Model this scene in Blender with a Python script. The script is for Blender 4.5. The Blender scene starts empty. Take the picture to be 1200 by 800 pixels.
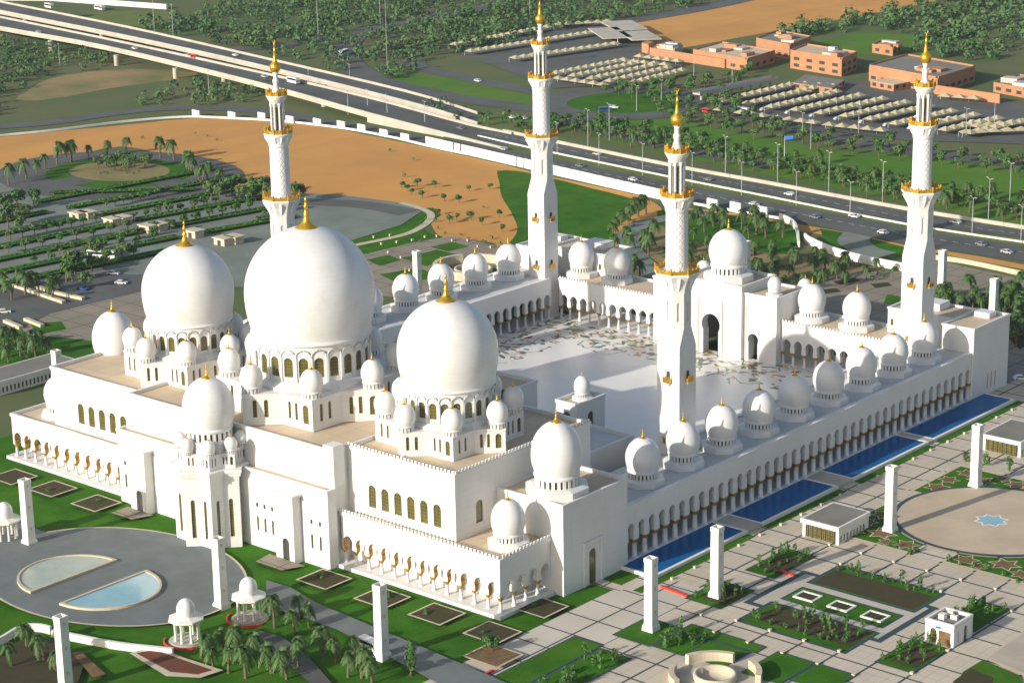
import bpy, math, random
from math import sin, cos, pi, radians, sqrt, atan2, hypot
from mathutils import Vector, Matrix, geometry
random.seed(7)
S = bpy.context.scene
COL = S.collection

# ------------------------------------------------------------------ camera
CAM = (390.539, -486.661, 196.870)
YAW, PITCH, ROLL, FPX = -0.718, 0.281, -0.019, 2601.3
_d = Vector((sin(YAW) * cos(PITCH), cos(YAW) * cos(PITCH), -sin(PITCH)))
_r = _d.cross(Vector((0, 0, 1))).normalized()
_u = _r.cross(_d)
RT = cos(ROLL) * _r + sin(ROLL) * _u
UP = -sin(ROLL) * _r + cos(ROLL) * _u
cam_d = bpy.data.cameras.new('camera')
cam = bpy.data.objects.new('camera', cam_d)
COL.objects.link(cam)
cam_d.sensor_width = 36.0
cam_d.lens = 36.0 * FPX / 1200.0
cam_d.clip_start = 1.0
cam_d.clip_end = 12000.0
cam.matrix_world = Matrix(((RT.x, UP.x, -_d.x, CAM[0]), (RT.y, UP.y, -_d.y, CAM[1]),
                           (RT.z, UP.z, -_d.z, CAM[2]), (0, 0, 0, 1)))
S.camera = cam

# ------------------------------------------------------------------ light
SUN_EL, SUN_AZ = radians(19.5), radians(10.7)      # light travels towards (+sin az, +cos az)
w = bpy.data.worlds.new('World'); S.world = w; w.use_nodes = True
nt = w.node_tree
bg = nt.nodes['Background']
sky = nt.nodes.new('ShaderNodeTexSky')
sky.sky_type = 'NISHITA'; sky.sun_disc = False
sky.sun_elevation = SUN_EL
sky.sun_rotation = pi + SUN_AZ
sky.air_density = 1.0; sky.dust_density = 2.0; sky.ozone_density = 1.0
nt.links.new(sky.outputs[0], bg.inputs['Color'])
bg.inputs['Strength'].default_value = 0.115
sd = bpy.data.lights.new('sun', 'SUN'); sd.energy = 4.3; sd.angle = radians(0.5); sd.color = (1.0, 0.94, 0.85)
so = bpy.data.objects.new('sun', sd); COL.objects.link(so)
so.rotation_euler = (pi / 2 - SUN_EL, 0, -SUN_AZ)
S.view_settings.view_transform = 'Standard'
S.view_settings.look = 'None'
S.view_settings.exposure = 0.38
S.view_settings.gamma = 1.0
S.view_settings.use_curve_mapping = False

ZG = -1.5


def g(px, py, z=ZG):
    """ground point seen at a spot of the 1200x800 survey picture"""
    v = RT * ((px - 600) / FPX) + UP * ((400 - py) / FPX) + _d
    t = (z - CAM[2]) / v.z
    return (CAM[0] + t * v.x, CAM[1] + t * v.y)


def G(pts, z=ZG):
    return [g(x, y, z) for x, y in pts]


# ------------------------------------------------------------------ materials
def mat(name, col, rough=0.6, metal=0.0, var=0.0, scale=0.1, col2=None, detail=4, spec=0.4, bump=0.0, bscale=1.0):
    m = bpy.data.materials.new(name); m.use_nodes = True
    n = m.node_tree.nodes; l = m.node_tree.links
    b = n['Principled BSDF']
    b.inputs['Base Color'].default_value = (*col, 1)
    b.inputs['Roughness'].default_value = rough
    b.inputs['Metallic'].default_value = metal
    b.inputs['Specular IOR Level'].default_value = spec
    geo = None
    if var or col2:
        geo = n.new('ShaderNodeNewGeometry')
        nz = n.new('ShaderNodeTexNoise'); nz.inputs['Scale'].default_value = scale; nz.inputs['Detail'].default_value = detail
        nz.inputs['Roughness'].default_value = 0.65
        l.new(geo.outputs['Position'], nz.inputs['Vector'])
        r = n.new('ShaderNodeValToRGB')
        c2 = col2 or tuple(c * (1 - var) for c in col)
        r.color_ramp.elements[0].position = 0.35; r.color_ramp.elements[1].position = 0.65
        r.color_ramp.elements[0].color = (*c2, 1); r.color_ramp.elements[1].color = (*col, 1)
        l.new(nz.outputs['Fac'], r.inputs['Fac']); l.new(r.outputs['Color'], b.inputs['Base Color'])
    if bump:
        geo = geo or n.new('ShaderNodeNewGeometry')
        nb = n.new('ShaderNodeTexNoise'); nb.inputs['Scale'].default_value = bscale; nb.inputs['Detail'].default_value = 5
        l.new(geo.outputs['Position'], nb.inputs['Vector'])
        bp = n.new('ShaderNodeBump'); bp.inputs['Strength'].default_value = bump; bp.inputs['Distance'].default_value = 0.3
        l.new(nb.outputs['Fac'], bp.inputs['Height']); l.new(bp.outputs['Normal'], b.inputs['Normal'])
    return m


class NB:
    """small node-building helper"""
    def __init__(s, m):
        s.n = m.node_tree.nodes; s.l = m.node_tree.links; s.b = s.n['Principled BSDF']

    def val(s, x, sock):
        if hasattr(x, 'node'): s.l.new(x, sock)
        else: sock.default_value = x

    def math(s, op, a, b=None, c=None):
        q = s.n.new('ShaderNodeMath'); q.operation = op
        for i, x in enumerate((a, b, c)):
            if x is not None: s.val(x, q.inputs[i])
        return q.outputs[0]

    def pos(s):
        ge = s.n.new('ShaderNodeNewGeometry'); x = s.n.new('ShaderNodeSeparateXYZ')
        s.l.new(ge.outputs['Position'], x.inputs[0]); return ge.outputs['Position'], x.outputs

    def mix(s, f, a, b):
        q = s.n.new('ShaderNodeMix'); q.data_type = 'RGBA'
        s.val(f, q.inputs[0])
        for x, sk in ((a, q.inputs[6]), (b, q.inputs[7])):
            if isinstance(x, tuple): sk.default_value = (*x, 1)
            else: s.l.new(x, sk)
        return q.outputs[2]

    def noise(s, vec, sc, det=4, rough=0.6):
        q = s.n.new('ShaderNodeTexNoise'); q.inputs['Scale'].default_value = sc; q.inputs['Detail'].default_value = det
        q.inputs['Roughness'].default_value = rough
        s.l.new(vec, q.inputs['Vector']); return q.outputs['Fac']

    def step(s, x, a, b):
        q = s.n.new('ShaderNodeMapRange'); q.inputs[1].default_value = a; q.inputs[2].default_value = b
        s.l.new(x, q.inputs[0]); return q.outputs[0]


def paving_mat(name, pitch, col, col2, joint, jw, sub=0, off=(0, 0)):
    m = mat(name, col, 0.75); N = NB(m); P, xyz = N.pos()
    def line(co, p, wd, o):
        f = N.math('FRACT', N.math('DIVIDE', N.math('ADD', co, o + 5000 * p), p))
        return N.math('LESS_THAN', N.math('ABSOLUTE', N.math('SUBTRACT', f, 0.5)), wd / p / 2)
    a = N.math('MAXIMUM', line(xyz[0], pitch, jw, off[0]), line(xyz[1], pitch, jw, off[1]))
    base = N.mix(N.step(N.noise(P, 0.06, 5), 0.35, 0.65), col, col2)
    base = N.mix(N.math('MULTIPLY', N.noise(P, 0.9, 3), 0.35), base, tuple(c * 0.75 for c in col))
    if sub:
        b = N.math('MAXIMUM', line(xyz[0], sub, 0.16, off[0]), line(xyz[1], sub, 0.16, off[1]))
        base = N.mix(N.math('MULTIPLY', b, 0.3), base, joint)
    wn = N.n.new('ShaderNodeTexWhiteNoise'); wn.noise_dimensions = '2D'
    cb = N.n.new('ShaderNodeCombineXYZ')
    for i in (0, 1):
        N.l.new(N.math('FLOOR', N.math('DIVIDE', N.math('ADD', xyz[i], off[i] + 5000.5 * pitch), pitch)), cb.inputs[i])
    N.l.new(cb.outputs[0], wn.inputs['Vector'])
    base = N.mix(N.math('MULTIPLY', wn.outputs['Value'], 0.3), base, tuple(c * 0.7 for c in col))
    N.l.new(N.mix(a, base, joint), N.b.inputs['Base Color'])
    return m


M = {}
# white marble cladding: panel joints and faint stains
def marble(name, col, rough=0.4):
    m = mat(name, col, rough, spec=0.35); N = NB(m); P, xyz = N.pos()
    base = N.mix(N.step(N.noise(P, 0.12, 6, 0.7), 0.4, 0.75), col, (col[0] * .93, col[1] * .92, col[2] * .88))
    f = N.math('FRACT', N.math('DIVIDE', N.math('ADD', xyz[2], 500), 1.5))
    j = N.math('LESS_THAN', f, 0.05)
    ge = N.n.new('ShaderNodeNewGeometry'); sx = N.n.new('ShaderNodeSeparateXYZ'); N.l.new(ge.outputs['Normal'], sx.inputs[0])
    vert = N.math('LESS_THAN', N.math('ABSOLUTE', sx.outputs[2]), 0.3)
    base = N.mix(N.math('MULTIPLY', N.math('MULTIPLY', j, vert), 0.22), base, (.45, .42, .36))
    mp = N.n.new('ShaderNodeMapping'); mp.inputs['Scale'].default_value = (1.2, 1.2, 0.07); N.l.new(P, mp.inputs[0])
    st = N.step(N.noise(mp.outputs[0], 1.0, 4), 0.55, 0.85)
    base = N.mix(N.math('MULTIPLY', N.math('MULTIPLY', st, vert), 0.26), base, (.5, .44, .34))
    N.l.new(base, N.b.inputs['Base Color'])
    return m
M['white'] = marble('white_marble', (.72, .71, .69))
def dome_mat():
    m = mat('dome_marble', (.71, .705, .69), 0.38, spec=0.4); N = NB(m); P, xyz = N.pos()
    f = N.math('FRACT', N.math('DIVIDE', N.math('ADD', xyz[2], 500), 1.1))
    j = N.math('LESS_THAN', f, 0.07)
    st = N.step(N.noise(P, 0.22, 6, 0.7), 0.45, 0.8)
    base = N.mix(N.math('MULTIPLY', st, 0.75), (.71, .705, .69), (.60, .575, .53))
    base = N.mix(N.math('MULTIPLY', j, 0.16), base, (.45, .42, .38))
    N.l.new(base, N.b.inputs['Base Color']); return m
M['dome'] = dome_mat()
def shaft_mat():
    m = mat('carved_marble', (.71, .70, .68), 0.5); N = NB(m); P, xyz = N.pos()
    tc = N.n.new('ShaderNodeTexCoord'); sx = N.n.new('ShaderNodeSeparateXYZ'); N.l.new(tc.outputs['Object'], sx.inputs[0])
    an = N.math('MULTIPLY', N.math('ARCTAN2', sx.outputs[1], sx.outputs[0]), 2.8)
    z = sx.outputs[2]
    p = 2 * pi * 2.8 / 12
    def band(s):
        q = N.math('DIVIDE', N.math('ADD', an, N.math('MULTIPLY', z, s)), p)
        return N.math('ABSOLUTE', N.math('SUBTRACT', N.math('FRACT', N.math('ADD', q, 500)), 0.5))
    h = N.math('MINIMUM', band(0.8), band(-0.8))
    bp = N.n.new('ShaderNodeBump'); bp.inputs['Strength'].default_value = 0.5; bp.inputs['Distance'].default_value = 0.3
    N.l.new(N.step(h, 0.02, 0.14), bp.inputs['Height']); N.l.new(bp.outputs[0], N.b.inputs['Normal'])
    return m
M['carved'] = shaft_mat()
M['gold'] = mat('gold_leaf', (.86, .50, .05), 0.32, 0.75, var=.25, scale=.8)
M['amber'] = mat('gold_capital', (.62, .34, .05), 0.45, 0.4, var=.3, scale=.6)
def glass_mat():
    m = mat('window_glass', (.10, .09, .02), 0.18, spec=0.6); N = NB(m); P, xyz = N.pos()
    a = N.math('LESS_THAN', N.math('FRACT', N.math('MULTIPLY', N.math('ADD', N.math('ADD', xyz[0], xyz[1]), 500), 1.6)), 0.22)
    b = N.math('LESS_THAN', N.math('FRACT', N.math('MULTIPLY', N.math('ADD', xyz[2], 500), 1.2)), 0.18)
    base = N.mix(N.step(N.noise(P, .35, 3), .35, .65), (.045, .045, .010), (.10, .085, .018))
    N.l.new(N.mix(N.math('MAXIMUM', a, b), base, (.17, .135, .04)), N.b.inputs['Base Color']); return m
M['glass'] = glass_mat()
M['dark'] = mat('dark_opening', (.05, .05, .045), 0.8)
M['shade_stone'] = mat('painted_shade_stone', (.07, .085, .08), .5, var=.4, scale=.6)  # shade inside the arcades, put into the colour of their inner walls
M['roof'] = mat('roof_screed', (.66, .53, .365), 0.9, col2=(.57, .45, .305), scale=.12, bump=.1)
M['roof'] = paving_mat('roof_membrane', 7.0, (.68, .54, .37), (.56, .44, .30), (.38, .29, .19), .14, 0, (1.3, 2.1))
M['roofwhite'] = mat('arcade_roof', (.60, .60, .58), 0.8, var=.15, scale=.15)
M['trim'] = mat('stone_trim', (.62, .52, .38), 0.7, var=.15, scale=.4)
M['grass'] = mat('lawn_grass', (.055, .175, .010), 0.95, col2=(.03, .115, .007), scale=.09, detail=8, spec=.1, bump=.5, bscale=2.5)
M['field'] = mat('field_grass', (.10, .22, .025), 0.95, col2=(.065, .165, .02), scale=.02, detail=8, spec=.1)
M['drygrass'] = mat('dry_verge', (.17, .20, .06), 0.95, col2=(.11, .15, .045), scale=.03, detail=8, spec=.1)
M['sand'] = mat('sand', (.66, .31, .07), 0.95, col2=(.54, .25, .06), scale=.018, detail=9, spec=.05)
M['dirt'] = mat('dry_dirt', (.34, .24, .12), 0.95, col2=(.16, .17, .07), scale=.022, detail=8, spec=.05)
M['scrub'] = mat('scrub_ground', (.085, .14, .05), 0.95, col2=(.15, .145, .075), scale=.012, detail=9, spec=.05)
M['soil'] = mat('planting_soil', (.075, .055, .036), 0.95, col2=(.05, .055, .022), scale=.3, spec=.1)
def two_tone(name, a, b, c, s1, s2, stretch=(1, 1, 1), rot=0.0, amt=.5, bump=0.0):
    m = mat(name, a, .95, spec=.08); N = NB(m); P, xyz = N.pos()
    mp = N.n.new('ShaderNodeMapping'); mp.inputs['Scale'].default_value = stretch; mp.inputs['Rotation'].default_value = (0, 0, rot); N.l.new(P, mp.inputs[0])
    base = N.mix(N.step(N.noise(P, s1, 8, .7), .36, .64), a, b)
    base = N.mix(N.math('MULTIPLY', N.step(N.noise(mp.outputs[0], s2, 6, .7), .48, .72), amt), base, c)
    N.l.new(base, N.b.inputs['Base Color'])
    if bump:
        bp = N.n.new('ShaderNodeBump'); bp.inputs['Strength'].default_value = bump; bp.inputs['Distance'].default_value = .3
        N.l.new(N.noise(P, 2.5, 5), bp.inputs['Height']); N.l.new(bp.outputs[0], N.b.inputs['Normal'])
    return m
M['grass'] = two_tone('lawn_grass', (.050, .165, .009), (.027, .105, .006), (.10, .17, .02), .08, .05, (1, .25, 1), .3, .45, .5)
M['field'] = two_tone('field_grass', (.10, .21, .025), (.065, .16, .02), (.20, .22, .06), .02, .012, (1, .3, 1), .9, .5)
M['sand'] = two_tone('sand', (.62, .32, .095), (.53, .265, .08), (.40, .22, .09), .015, .02, (1, .10, 1), -.75, .45)
M['asphalt'] = mat('asphalt', (.115, .12, .11), 0.85, var=.3, scale=.05, detail=7)
M['asphalt2'] = mat('pale_asphalt', (.20, .23, .19), 0.85, var=.25, scale=.05, detail=7)
M['concrete'] = mat('concrete', (.50, .46, .38), 0.8, var=.2, scale=.1)
M['line'] = mat('road_paint', (.7, .7, .66), 0.7)
M['plaza'] = mat('plaza_paving', (.155, .18, .175), 0.8, var=.22, scale=.12, detail=8)
M['kerb'] = mat('kerb_stone', (.58, .50, .36), 0.8, var=.15, scale=.5)
M['joint'] = mat('dark_paving_band', (.035, .06, .075), 0.7)
M['paving'] = paving_mat('garden_paving', 9.2, (.46, .42, .355), (.38, .34, .28), (.045, .065, .07), 0.55, 3.07)
M['paving2'] = paving_mat('brown_paving', 9.2, (.32, .27, .20), (.25, .21, .155), (.10, .09, .07), 0.4, 4.6)
M['pool'] = mat('pool_tiles', (.010, .125, .34), 0.22, spec=.06, col2=(.007, .10, .28), scale=.05)
M['basin'] = mat('basin_water', (.22, .42, .50), 0.1, col2=(.30, .47, .50), scale=.2, spec=.5)
M['basin2'] = mat('shallow_basin', (.40, .45, .37), 0.3, col2=(.31, .38, .33), scale=.2, spec=.5)
M['red'] = mat('red_barrier', (.65, .05, .03), 0.5)
M['bed_red'] = mat('red_flowers', (.22, .03, .02), 0.95, col2=(.05, .06, .02), scale=1.2)
M['bark'] = mat('bark', (.16, .115, .07), 0.95, var=.4, scale=1.5)
M['leaf'] = mat('leaf_green', (.085, .18, .04), 0.7, col2=(.05, .12, .03), scale=.5, spec=.2)
M['leaf2'] = mat('leaf_olive', (.11, .17, .055), 0.7, col2=(.07, .125, .04), scale=.5, spec=.2)
M['palm'] = mat('palm_frond', (.085, .15, .04), 0.6, col2=(.045, .095, .025), scale=.6, spec=.3)
M['wood'] = mat('far_leaf', (.095, .165, .055), 0.8, col2=(.055, .12, .05), scale=.03, detail=6, spec=.15)
M['brick'] = mat('terracotta_wall', (.46, .225, .11), 0.85, var=.15, scale=.2)
M['brickroof'] = mat('grey_flat_roof', (.22, .21, .18), 0.9, var=.2, scale=.1)
M['canvas'] = mat('shade_canvas', (.46, .41, .25), 0.8, var=.2, scale=.2)
M['steel'] = mat('galvanised_steel', (.45, .46, .46), 0.5, .3)
M['wallwhite'] = mat('painted_wall', (.78, .75, .68), 0.8, var=.08, scale=.3)
M['rubber'] = mat('tyre_rubber', (.02, .02, .02), 0.8)
M['carglass'] = mat('car_glass', (.02, .025, .03), 0.1)
for k, c in dict(carwhite=(.75, .75, .73), carred=(.6, .04, .02), cargrey=(.2, .21, .22), carblue=(.03, .09, .3), carsilver=(.5, .5, .5)).items():
    M[k] = mat(k + '_paint', c, 0.25, spec=.6)
M['blue'] = mat('blue_cloth', (.02, .12, .45), 0.7)


def court_mat():
    m = mat('court_mosaic', (.72, .70, .66), 0.3, spec=.4); N = NB(m); P, xyz = N.pos()
    base = N.mix(N.step(N.noise(P, .05, 4), .35, .7), (.76, .74, .70), (.68, .66, .62))
    ax = N.math('ABSOLUTE', xyz[0]); y = xyz[1]
    dist = N.math('MINIMUM', N.math('SUBTRACT', 66, ax), N.math('SUBTRACT', 58, N.math('ABSOLUTE', y)))
    edge = N.step(N.math('ADD', dist, N.math('MULTIPLY', N.noise(P, .05, 3), 16)), 36, 20)
    wv = N.n.new('ShaderNodeTexVoronoi'); wv.feature = 'F1'; wv.inputs['Scale'].default_value = .30
    mp = N.n.new('ShaderNodeMapping'); mp.inputs['Rotation'].default_value = (0, 0, .6); mp.inputs['Scale'].default_value = (1, 1.9, 1)
    q = N.n.new('ShaderNodeTexNoise'); q.inputs['Scale'].default_value = .12
    N.l.new(P, q.inputs['Vector']); mv = N.n.new('ShaderNodeMix'); mv.data_type = 'VECTOR'; mv.inputs[0].default_value = .02
    va = N.n.new('ShaderNodeVectorMath'); va.operation = 'MULTIPLY_ADD'; va.inputs[1].default_value = (9, 9, 9)
    N.l.new(q.outputs['Color'], va.inputs[0]); N.l.new(P, va.inputs[2]); N.l.new(va.outputs[0], mp.inputs[0]); N.l.new(mp.outputs[0], wv.inputs['Vector'])
    leaf = N.math('LESS_THAN', wv.outputs['Distance'], 0.40)
    rr = N.n.new('ShaderNodeValToRGB'); rr.color_ramp.interpolation = 'CONSTANT'
    cols = [(.04, .07, .03), (.42, .25, .03), (.10, .13, .06), (.05, .10, .12), (.45, .12, .03), (.62, .60, .56), (.30, .22, .05), (.62, .60, .56)]
    el = rr.color_ramp.elements
    while len(el) < len(cols): el.new(.5)
    for i, c in enumerate(cols): el[i].position = i / len(cols); el[i].color = (*c, 1)
    sx = N.n.new('ShaderNodeSeparateXYZ'); N.l.new(wv.outputs['Color'], sx.inputs[0]); N.l.new(sx.outputs[0], rr.inputs[0])
    stem = N.math('LESS_THAN', N.math('ABSOLUTE', N.math('SUBTRACT', N.noise(P, .075, 2), .5)), .012)
    base = N.mix(N.math('MULTIPLY', stem, N.math('GREATER_THAN', edge, .3)), base, (.10, .14, .05))
    N.l.new(N.mix(N.math('MULTIPLY', leaf, N.math('GREATER_THAN', edge, .5)), base, rr.outputs[0]), N.b.inputs['Base Color'])
    return m
M['court'] = court_mat()

# ------------------------------------------------------------------ mesh helpers
ORG = {}


class MB:
    def __init__(s): s.v = []; s.f = []; s.sm = []

    def add(s, vs, fs, smooth=False):
        o = len(s.v); s.v += [tuple(p) for p in vs]
        s.f += [[i + o for i in f] for f in fs]; s.sm += [smooth] * len(fs); return s

    def quad(s, a, b, c, d): return s.add([a, b, c, d], [(0, 1, 2, 3)])

    def box(s, x0, y0, z0, x1, y1, z1):
        vs = [(x, y, z) for z in (z0, z1) for x, y in ((x0, y0), (x1, y0), (x1, y1), (x0, y1))]
        return s.add(vs, [(3, 2, 1, 0), (4, 5, 6, 7), (0, 1, 5, 4), (1, 2, 6, 5), (2, 3, 7, 6), (3, 0, 4, 7)])

    def prism(s, poly, z0, z1, bottom=True):
        n = len(poly)
        A = sum(poly[i][0] * poly[(i + 1) % n][1] - poly[(i + 1) % n][0] * poly[i][1] for i in range(n))
        if A < 0: poly = poly[::-1]
        vs = [(x, y, z0) for x, y in poly] + [(x, y, z1) for x, y in poly]
        fs = [(i, (i + 1) % n, n + (i + 1) % n, n + i) for i in range(n)]
        tri = geometry.tessellate_polygon([[Vector((x, y, 0)) for x, y in poly]])
        for t in tri:
            a, b, c = (Vector((*poly[k], 0)) for k in t)
            t = tuple(t) if (b - a).cross(c - a).z > 0 else tuple(t[::-1])
            fs.append(tuple(k + n for k in t))
            if bottom: fs.append(tuple(t[::-1]))
        return s.add(vs, fs)

    def sheet(s, poly, z):
        tri = geometry.tessellate_polygon([[Vector((x, y, 0)) for x, y in poly]])
        fs = []
        for t in tri:
            a, b, c = (Vector((*poly[k], 0)) for k in t)
            fs.append(tuple(t) if (b - a).cross(c - a).z > 0 else tuple(t[::-1]))
        return s.add([(x, y, z) for x, y in poly], fs)

    def lathe(s, prof, n, cx=0, cy=0, smooth=True, a0=0.0, cap=True):
        vs = []; fs = []; k = len(prof)
        for r, z in prof:
            for i in range(n):
                a = a0 + 2 * pi * i / n; vs.append((cx + r * cos(a), cy + r * sin(a), z))
        for j in range(k - 1):
            for i in range(n):
                i2 = (i + 1) % n
                fs.append((j * n + i, j * n + i2, (j + 1) * n + i2, (j + 1) * n + i))
        s.add(vs, fs, smooth)
        if cap:
            o = len(s.v)
            s.f.append([o - n + i for i in range(n)]); s.sm.append(False)
        return s

    def tube(s, p, q, r0, r1, n=6):
        p = Vector(p); q = Vector(q); d = (q - p).normalized()
        a = d.orthogonal().normalized(); b = d.cross(a)
        vs = [p + (a * cos(2 * pi * i / n) + b * sin(2 * pi * i / n)) * r0 for i in range(n)]
        vs += [q + (a * cos(2 * pi * i / n) + b * sin(2 * pi * i / n)) * r1 for i in range(n)]
        fs = [(i, (i + 1) % n, n + (i + 1) % n, n + i) for i in range(n)] + [tuple(range(n, 2 * n))]
        return s.add(vs, fs, True)

    def strip(s, line, w0, z, w1=None, zs=None):
        """flat ribbon of width w along a polyline"""
        L, R = offset(line, w0 / 2), offset(line, -(w1 if w1 is not None else w0) / 2)
        vs = []
        for i in range(len(line)):
            zz = zs[i] if zs else z
            vs += [(*L[i], zz), (*R[i], zz)]
        fs = [(2 * i + 1, 2 * i + 3, 2 * i + 2, 2 * i) for i in range(len(line) - 1)]
        return s.add(vs, fs)

    def wall(s, line, th, z0, z1, zs=None):
        """thick wall along a polyline"""
        L, R = offset(line, th / 2), offset(line, -th / 2)
        for i in range(len(line) - 1):
            b0 = zs[i] if zs else 0; b1 = zs[i + 1] if zs else 0
            vs = [(*L[i], z0 + b0), (*R[i], z0 + b0), (*R[i + 1], z0 + b1), (*L[i + 1], z0 + b1),
                  (*L[i], z1 + b0), (*R[i], z1 + b0), (*R[i + 1], z1 + b1), (*L[i + 1], z1 + b1)]
            s.add(vs, [(0, 1, 2, 3), (7, 6, 5, 4), (0, 4, 5, 1), (1, 5, 6, 2), (2, 6, 7, 3), (3, 7, 4, 0)])
        return s

    def mesh(s, name, m, origin=(0, 0, 0)):
        me = bpy.data.meshes.new(name)
        ox, oy, oz = origin
        me.from_pydata([(x - ox, y - oy, z - oz) for x, y, z in s.v], [], s.f)
        for mm in (m if isinstance(m, (list, tuple)) else [m]): me.materials.append(mm)
        me.polygons.foreach_set('use_smooth', s.sm)
        me.update(); return me

    def build(s, name, m, parent=None, origin=None):
        if origin is None:
            if parent is not None: origin = ORG[parent]
            else:
                xs = [p[0] for p in s.v]; ys = [p[1] for p in s.v]; zs = [p[2] for p in s.v]
                origin = ((min(xs) + max(xs)) / 2, (min(ys) + max(ys)) / 2, min(zs))
        o = bpy.data.objects.new(name, s.mesh(name, m, origin)); COL.objects.link(o)
        ORG[o] = origin
        if parent is not None:
            o.parent = parent; po = ORG[parent]
            o.location = (origin[0] - po[0], origin[1] - po[1], origin[2] - po[2])
        else: o.location = origin
        return o


def offset(line, d):
    out = []; n = len(line)
    for i in range(n):
        a = line[max(0, i - 1)]; b = line[min(n - 1, i + 1)]
        tx, ty = b[0] - a[0], b[1] - a[1]; L = hypot(tx, ty) or 1
        out.append((line[i][0] - ty / L * d, line[i][1] + tx / L * d))
    return out


def smooth_line(pts, k=6):
    out = []
    n = len(pts)
    for i in range(n - 1):
        p0, p1, p2, p3 = pts[max(0, i - 1)], pts[i], pts[i + 1], pts[min(n - 1, i + 2)]
        for j in range(k):
            t = j / k
            out.append(tuple(0.5 * (2 * p1[c] + (p2[c] - p0[c]) * t + (2 * p0[c] - 5 * p1[c] + 4 * p2[c] - p3[c]) * t * t
                                    + (3 * p1[c] - p0[c] - 3 * p2[c] + p3[c]) * t ** 3) for c in range(len(p1))))
    out.append(pts[-1]); return out


def tag(o, label, cat, group=None):
    o['label'] = label; o['category'] = cat
    if group: o['group'] = group
    return o


def struct(o, kind='structure'):
    o['kind'] = kind; return o


def empty(name, loc, label, cat, group=None):
    o = bpy.data.objects.new(name, None); COL.objects.link(o); o.location = loc; o.empty_display_size = 1
    ORG[o] = tuple(loc); return tag(o, label, cat, group)


def kids(o): return [c for c in bpy.data.objects if c.parent is o] if False else CH.get(o, [])


CH = {}
_mb_build = MB.build
def _b(self, name, m, parent=None, origin=None):
    o = _mb_build(self, name, m, parent, origin)
    if parent is not None: CH.setdefault(parent, []).append(o)
    return o
MB.build = _b


def inst(src, loc, parent=None, rz=0.0, sc=1.0, label=None, group=None):
    """copy of a thing or part with its children; loc in world space"""
    c = src.copy(); COL.objects.link(c)
    if parent is not None:
        c.parent = parent; po = ORG[parent]
        c.location = (loc[0] - po[0], loc[1] - po[1], loc[2] - po[2])
        CH.setdefault(parent, []).append(c)
    else: c.location = loc
    ORG[c] = tuple(loc)
    c.rotation_euler = (0, 0, rz)
    c.scale = sc if isinstance(sc, tuple) else (sc, sc, sc)
    if label: c['label'] = label
    if group: c['group'] = group
    for ch in CH.get(src, []): _rec(ch, c)
    return c


def _rec(ch, par):
    d = ch.copy(); COL.objects.link(d); d.parent = par
    CH.setdefault(par, []).append(d)
    for e in CH.get(ch, []): _rec(e, d)


def drop(o):
    for ch in CH.get(o, []): drop(ch)
    bpy.data.objects.remove(o)


# ---- arches -------------------------------------------------------
def arch_outline(hw, z0, zc, r, n=14, point=0.0):
    """opening outline from lower left over the head to lower right; r>hw gives a horseshoe"""
    ph = math.acos(min(1, hw / r)) if r > hw else 0
    pts = [(-hw, z0)]
    zs = zc - (r * sin(ph) if r > hw else 0)
    if zs > z0 + .01: pts.append((-hw, zs))
    for i in range(n + 1):
        a = pi + ph - (pi + 2 * ph) * i / n
        x, z = r * cos(a), zc + r * sin(a)
        if point and z > zc: z += point * r * (1 - abs(x) / r) ** 1.5
        if (x, z) != pts[-1]: pts.append((x, z))
    if zs > z0 + .01: pts.append((hw, zs))
    pts.append((hw, z0)); return pts


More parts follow.
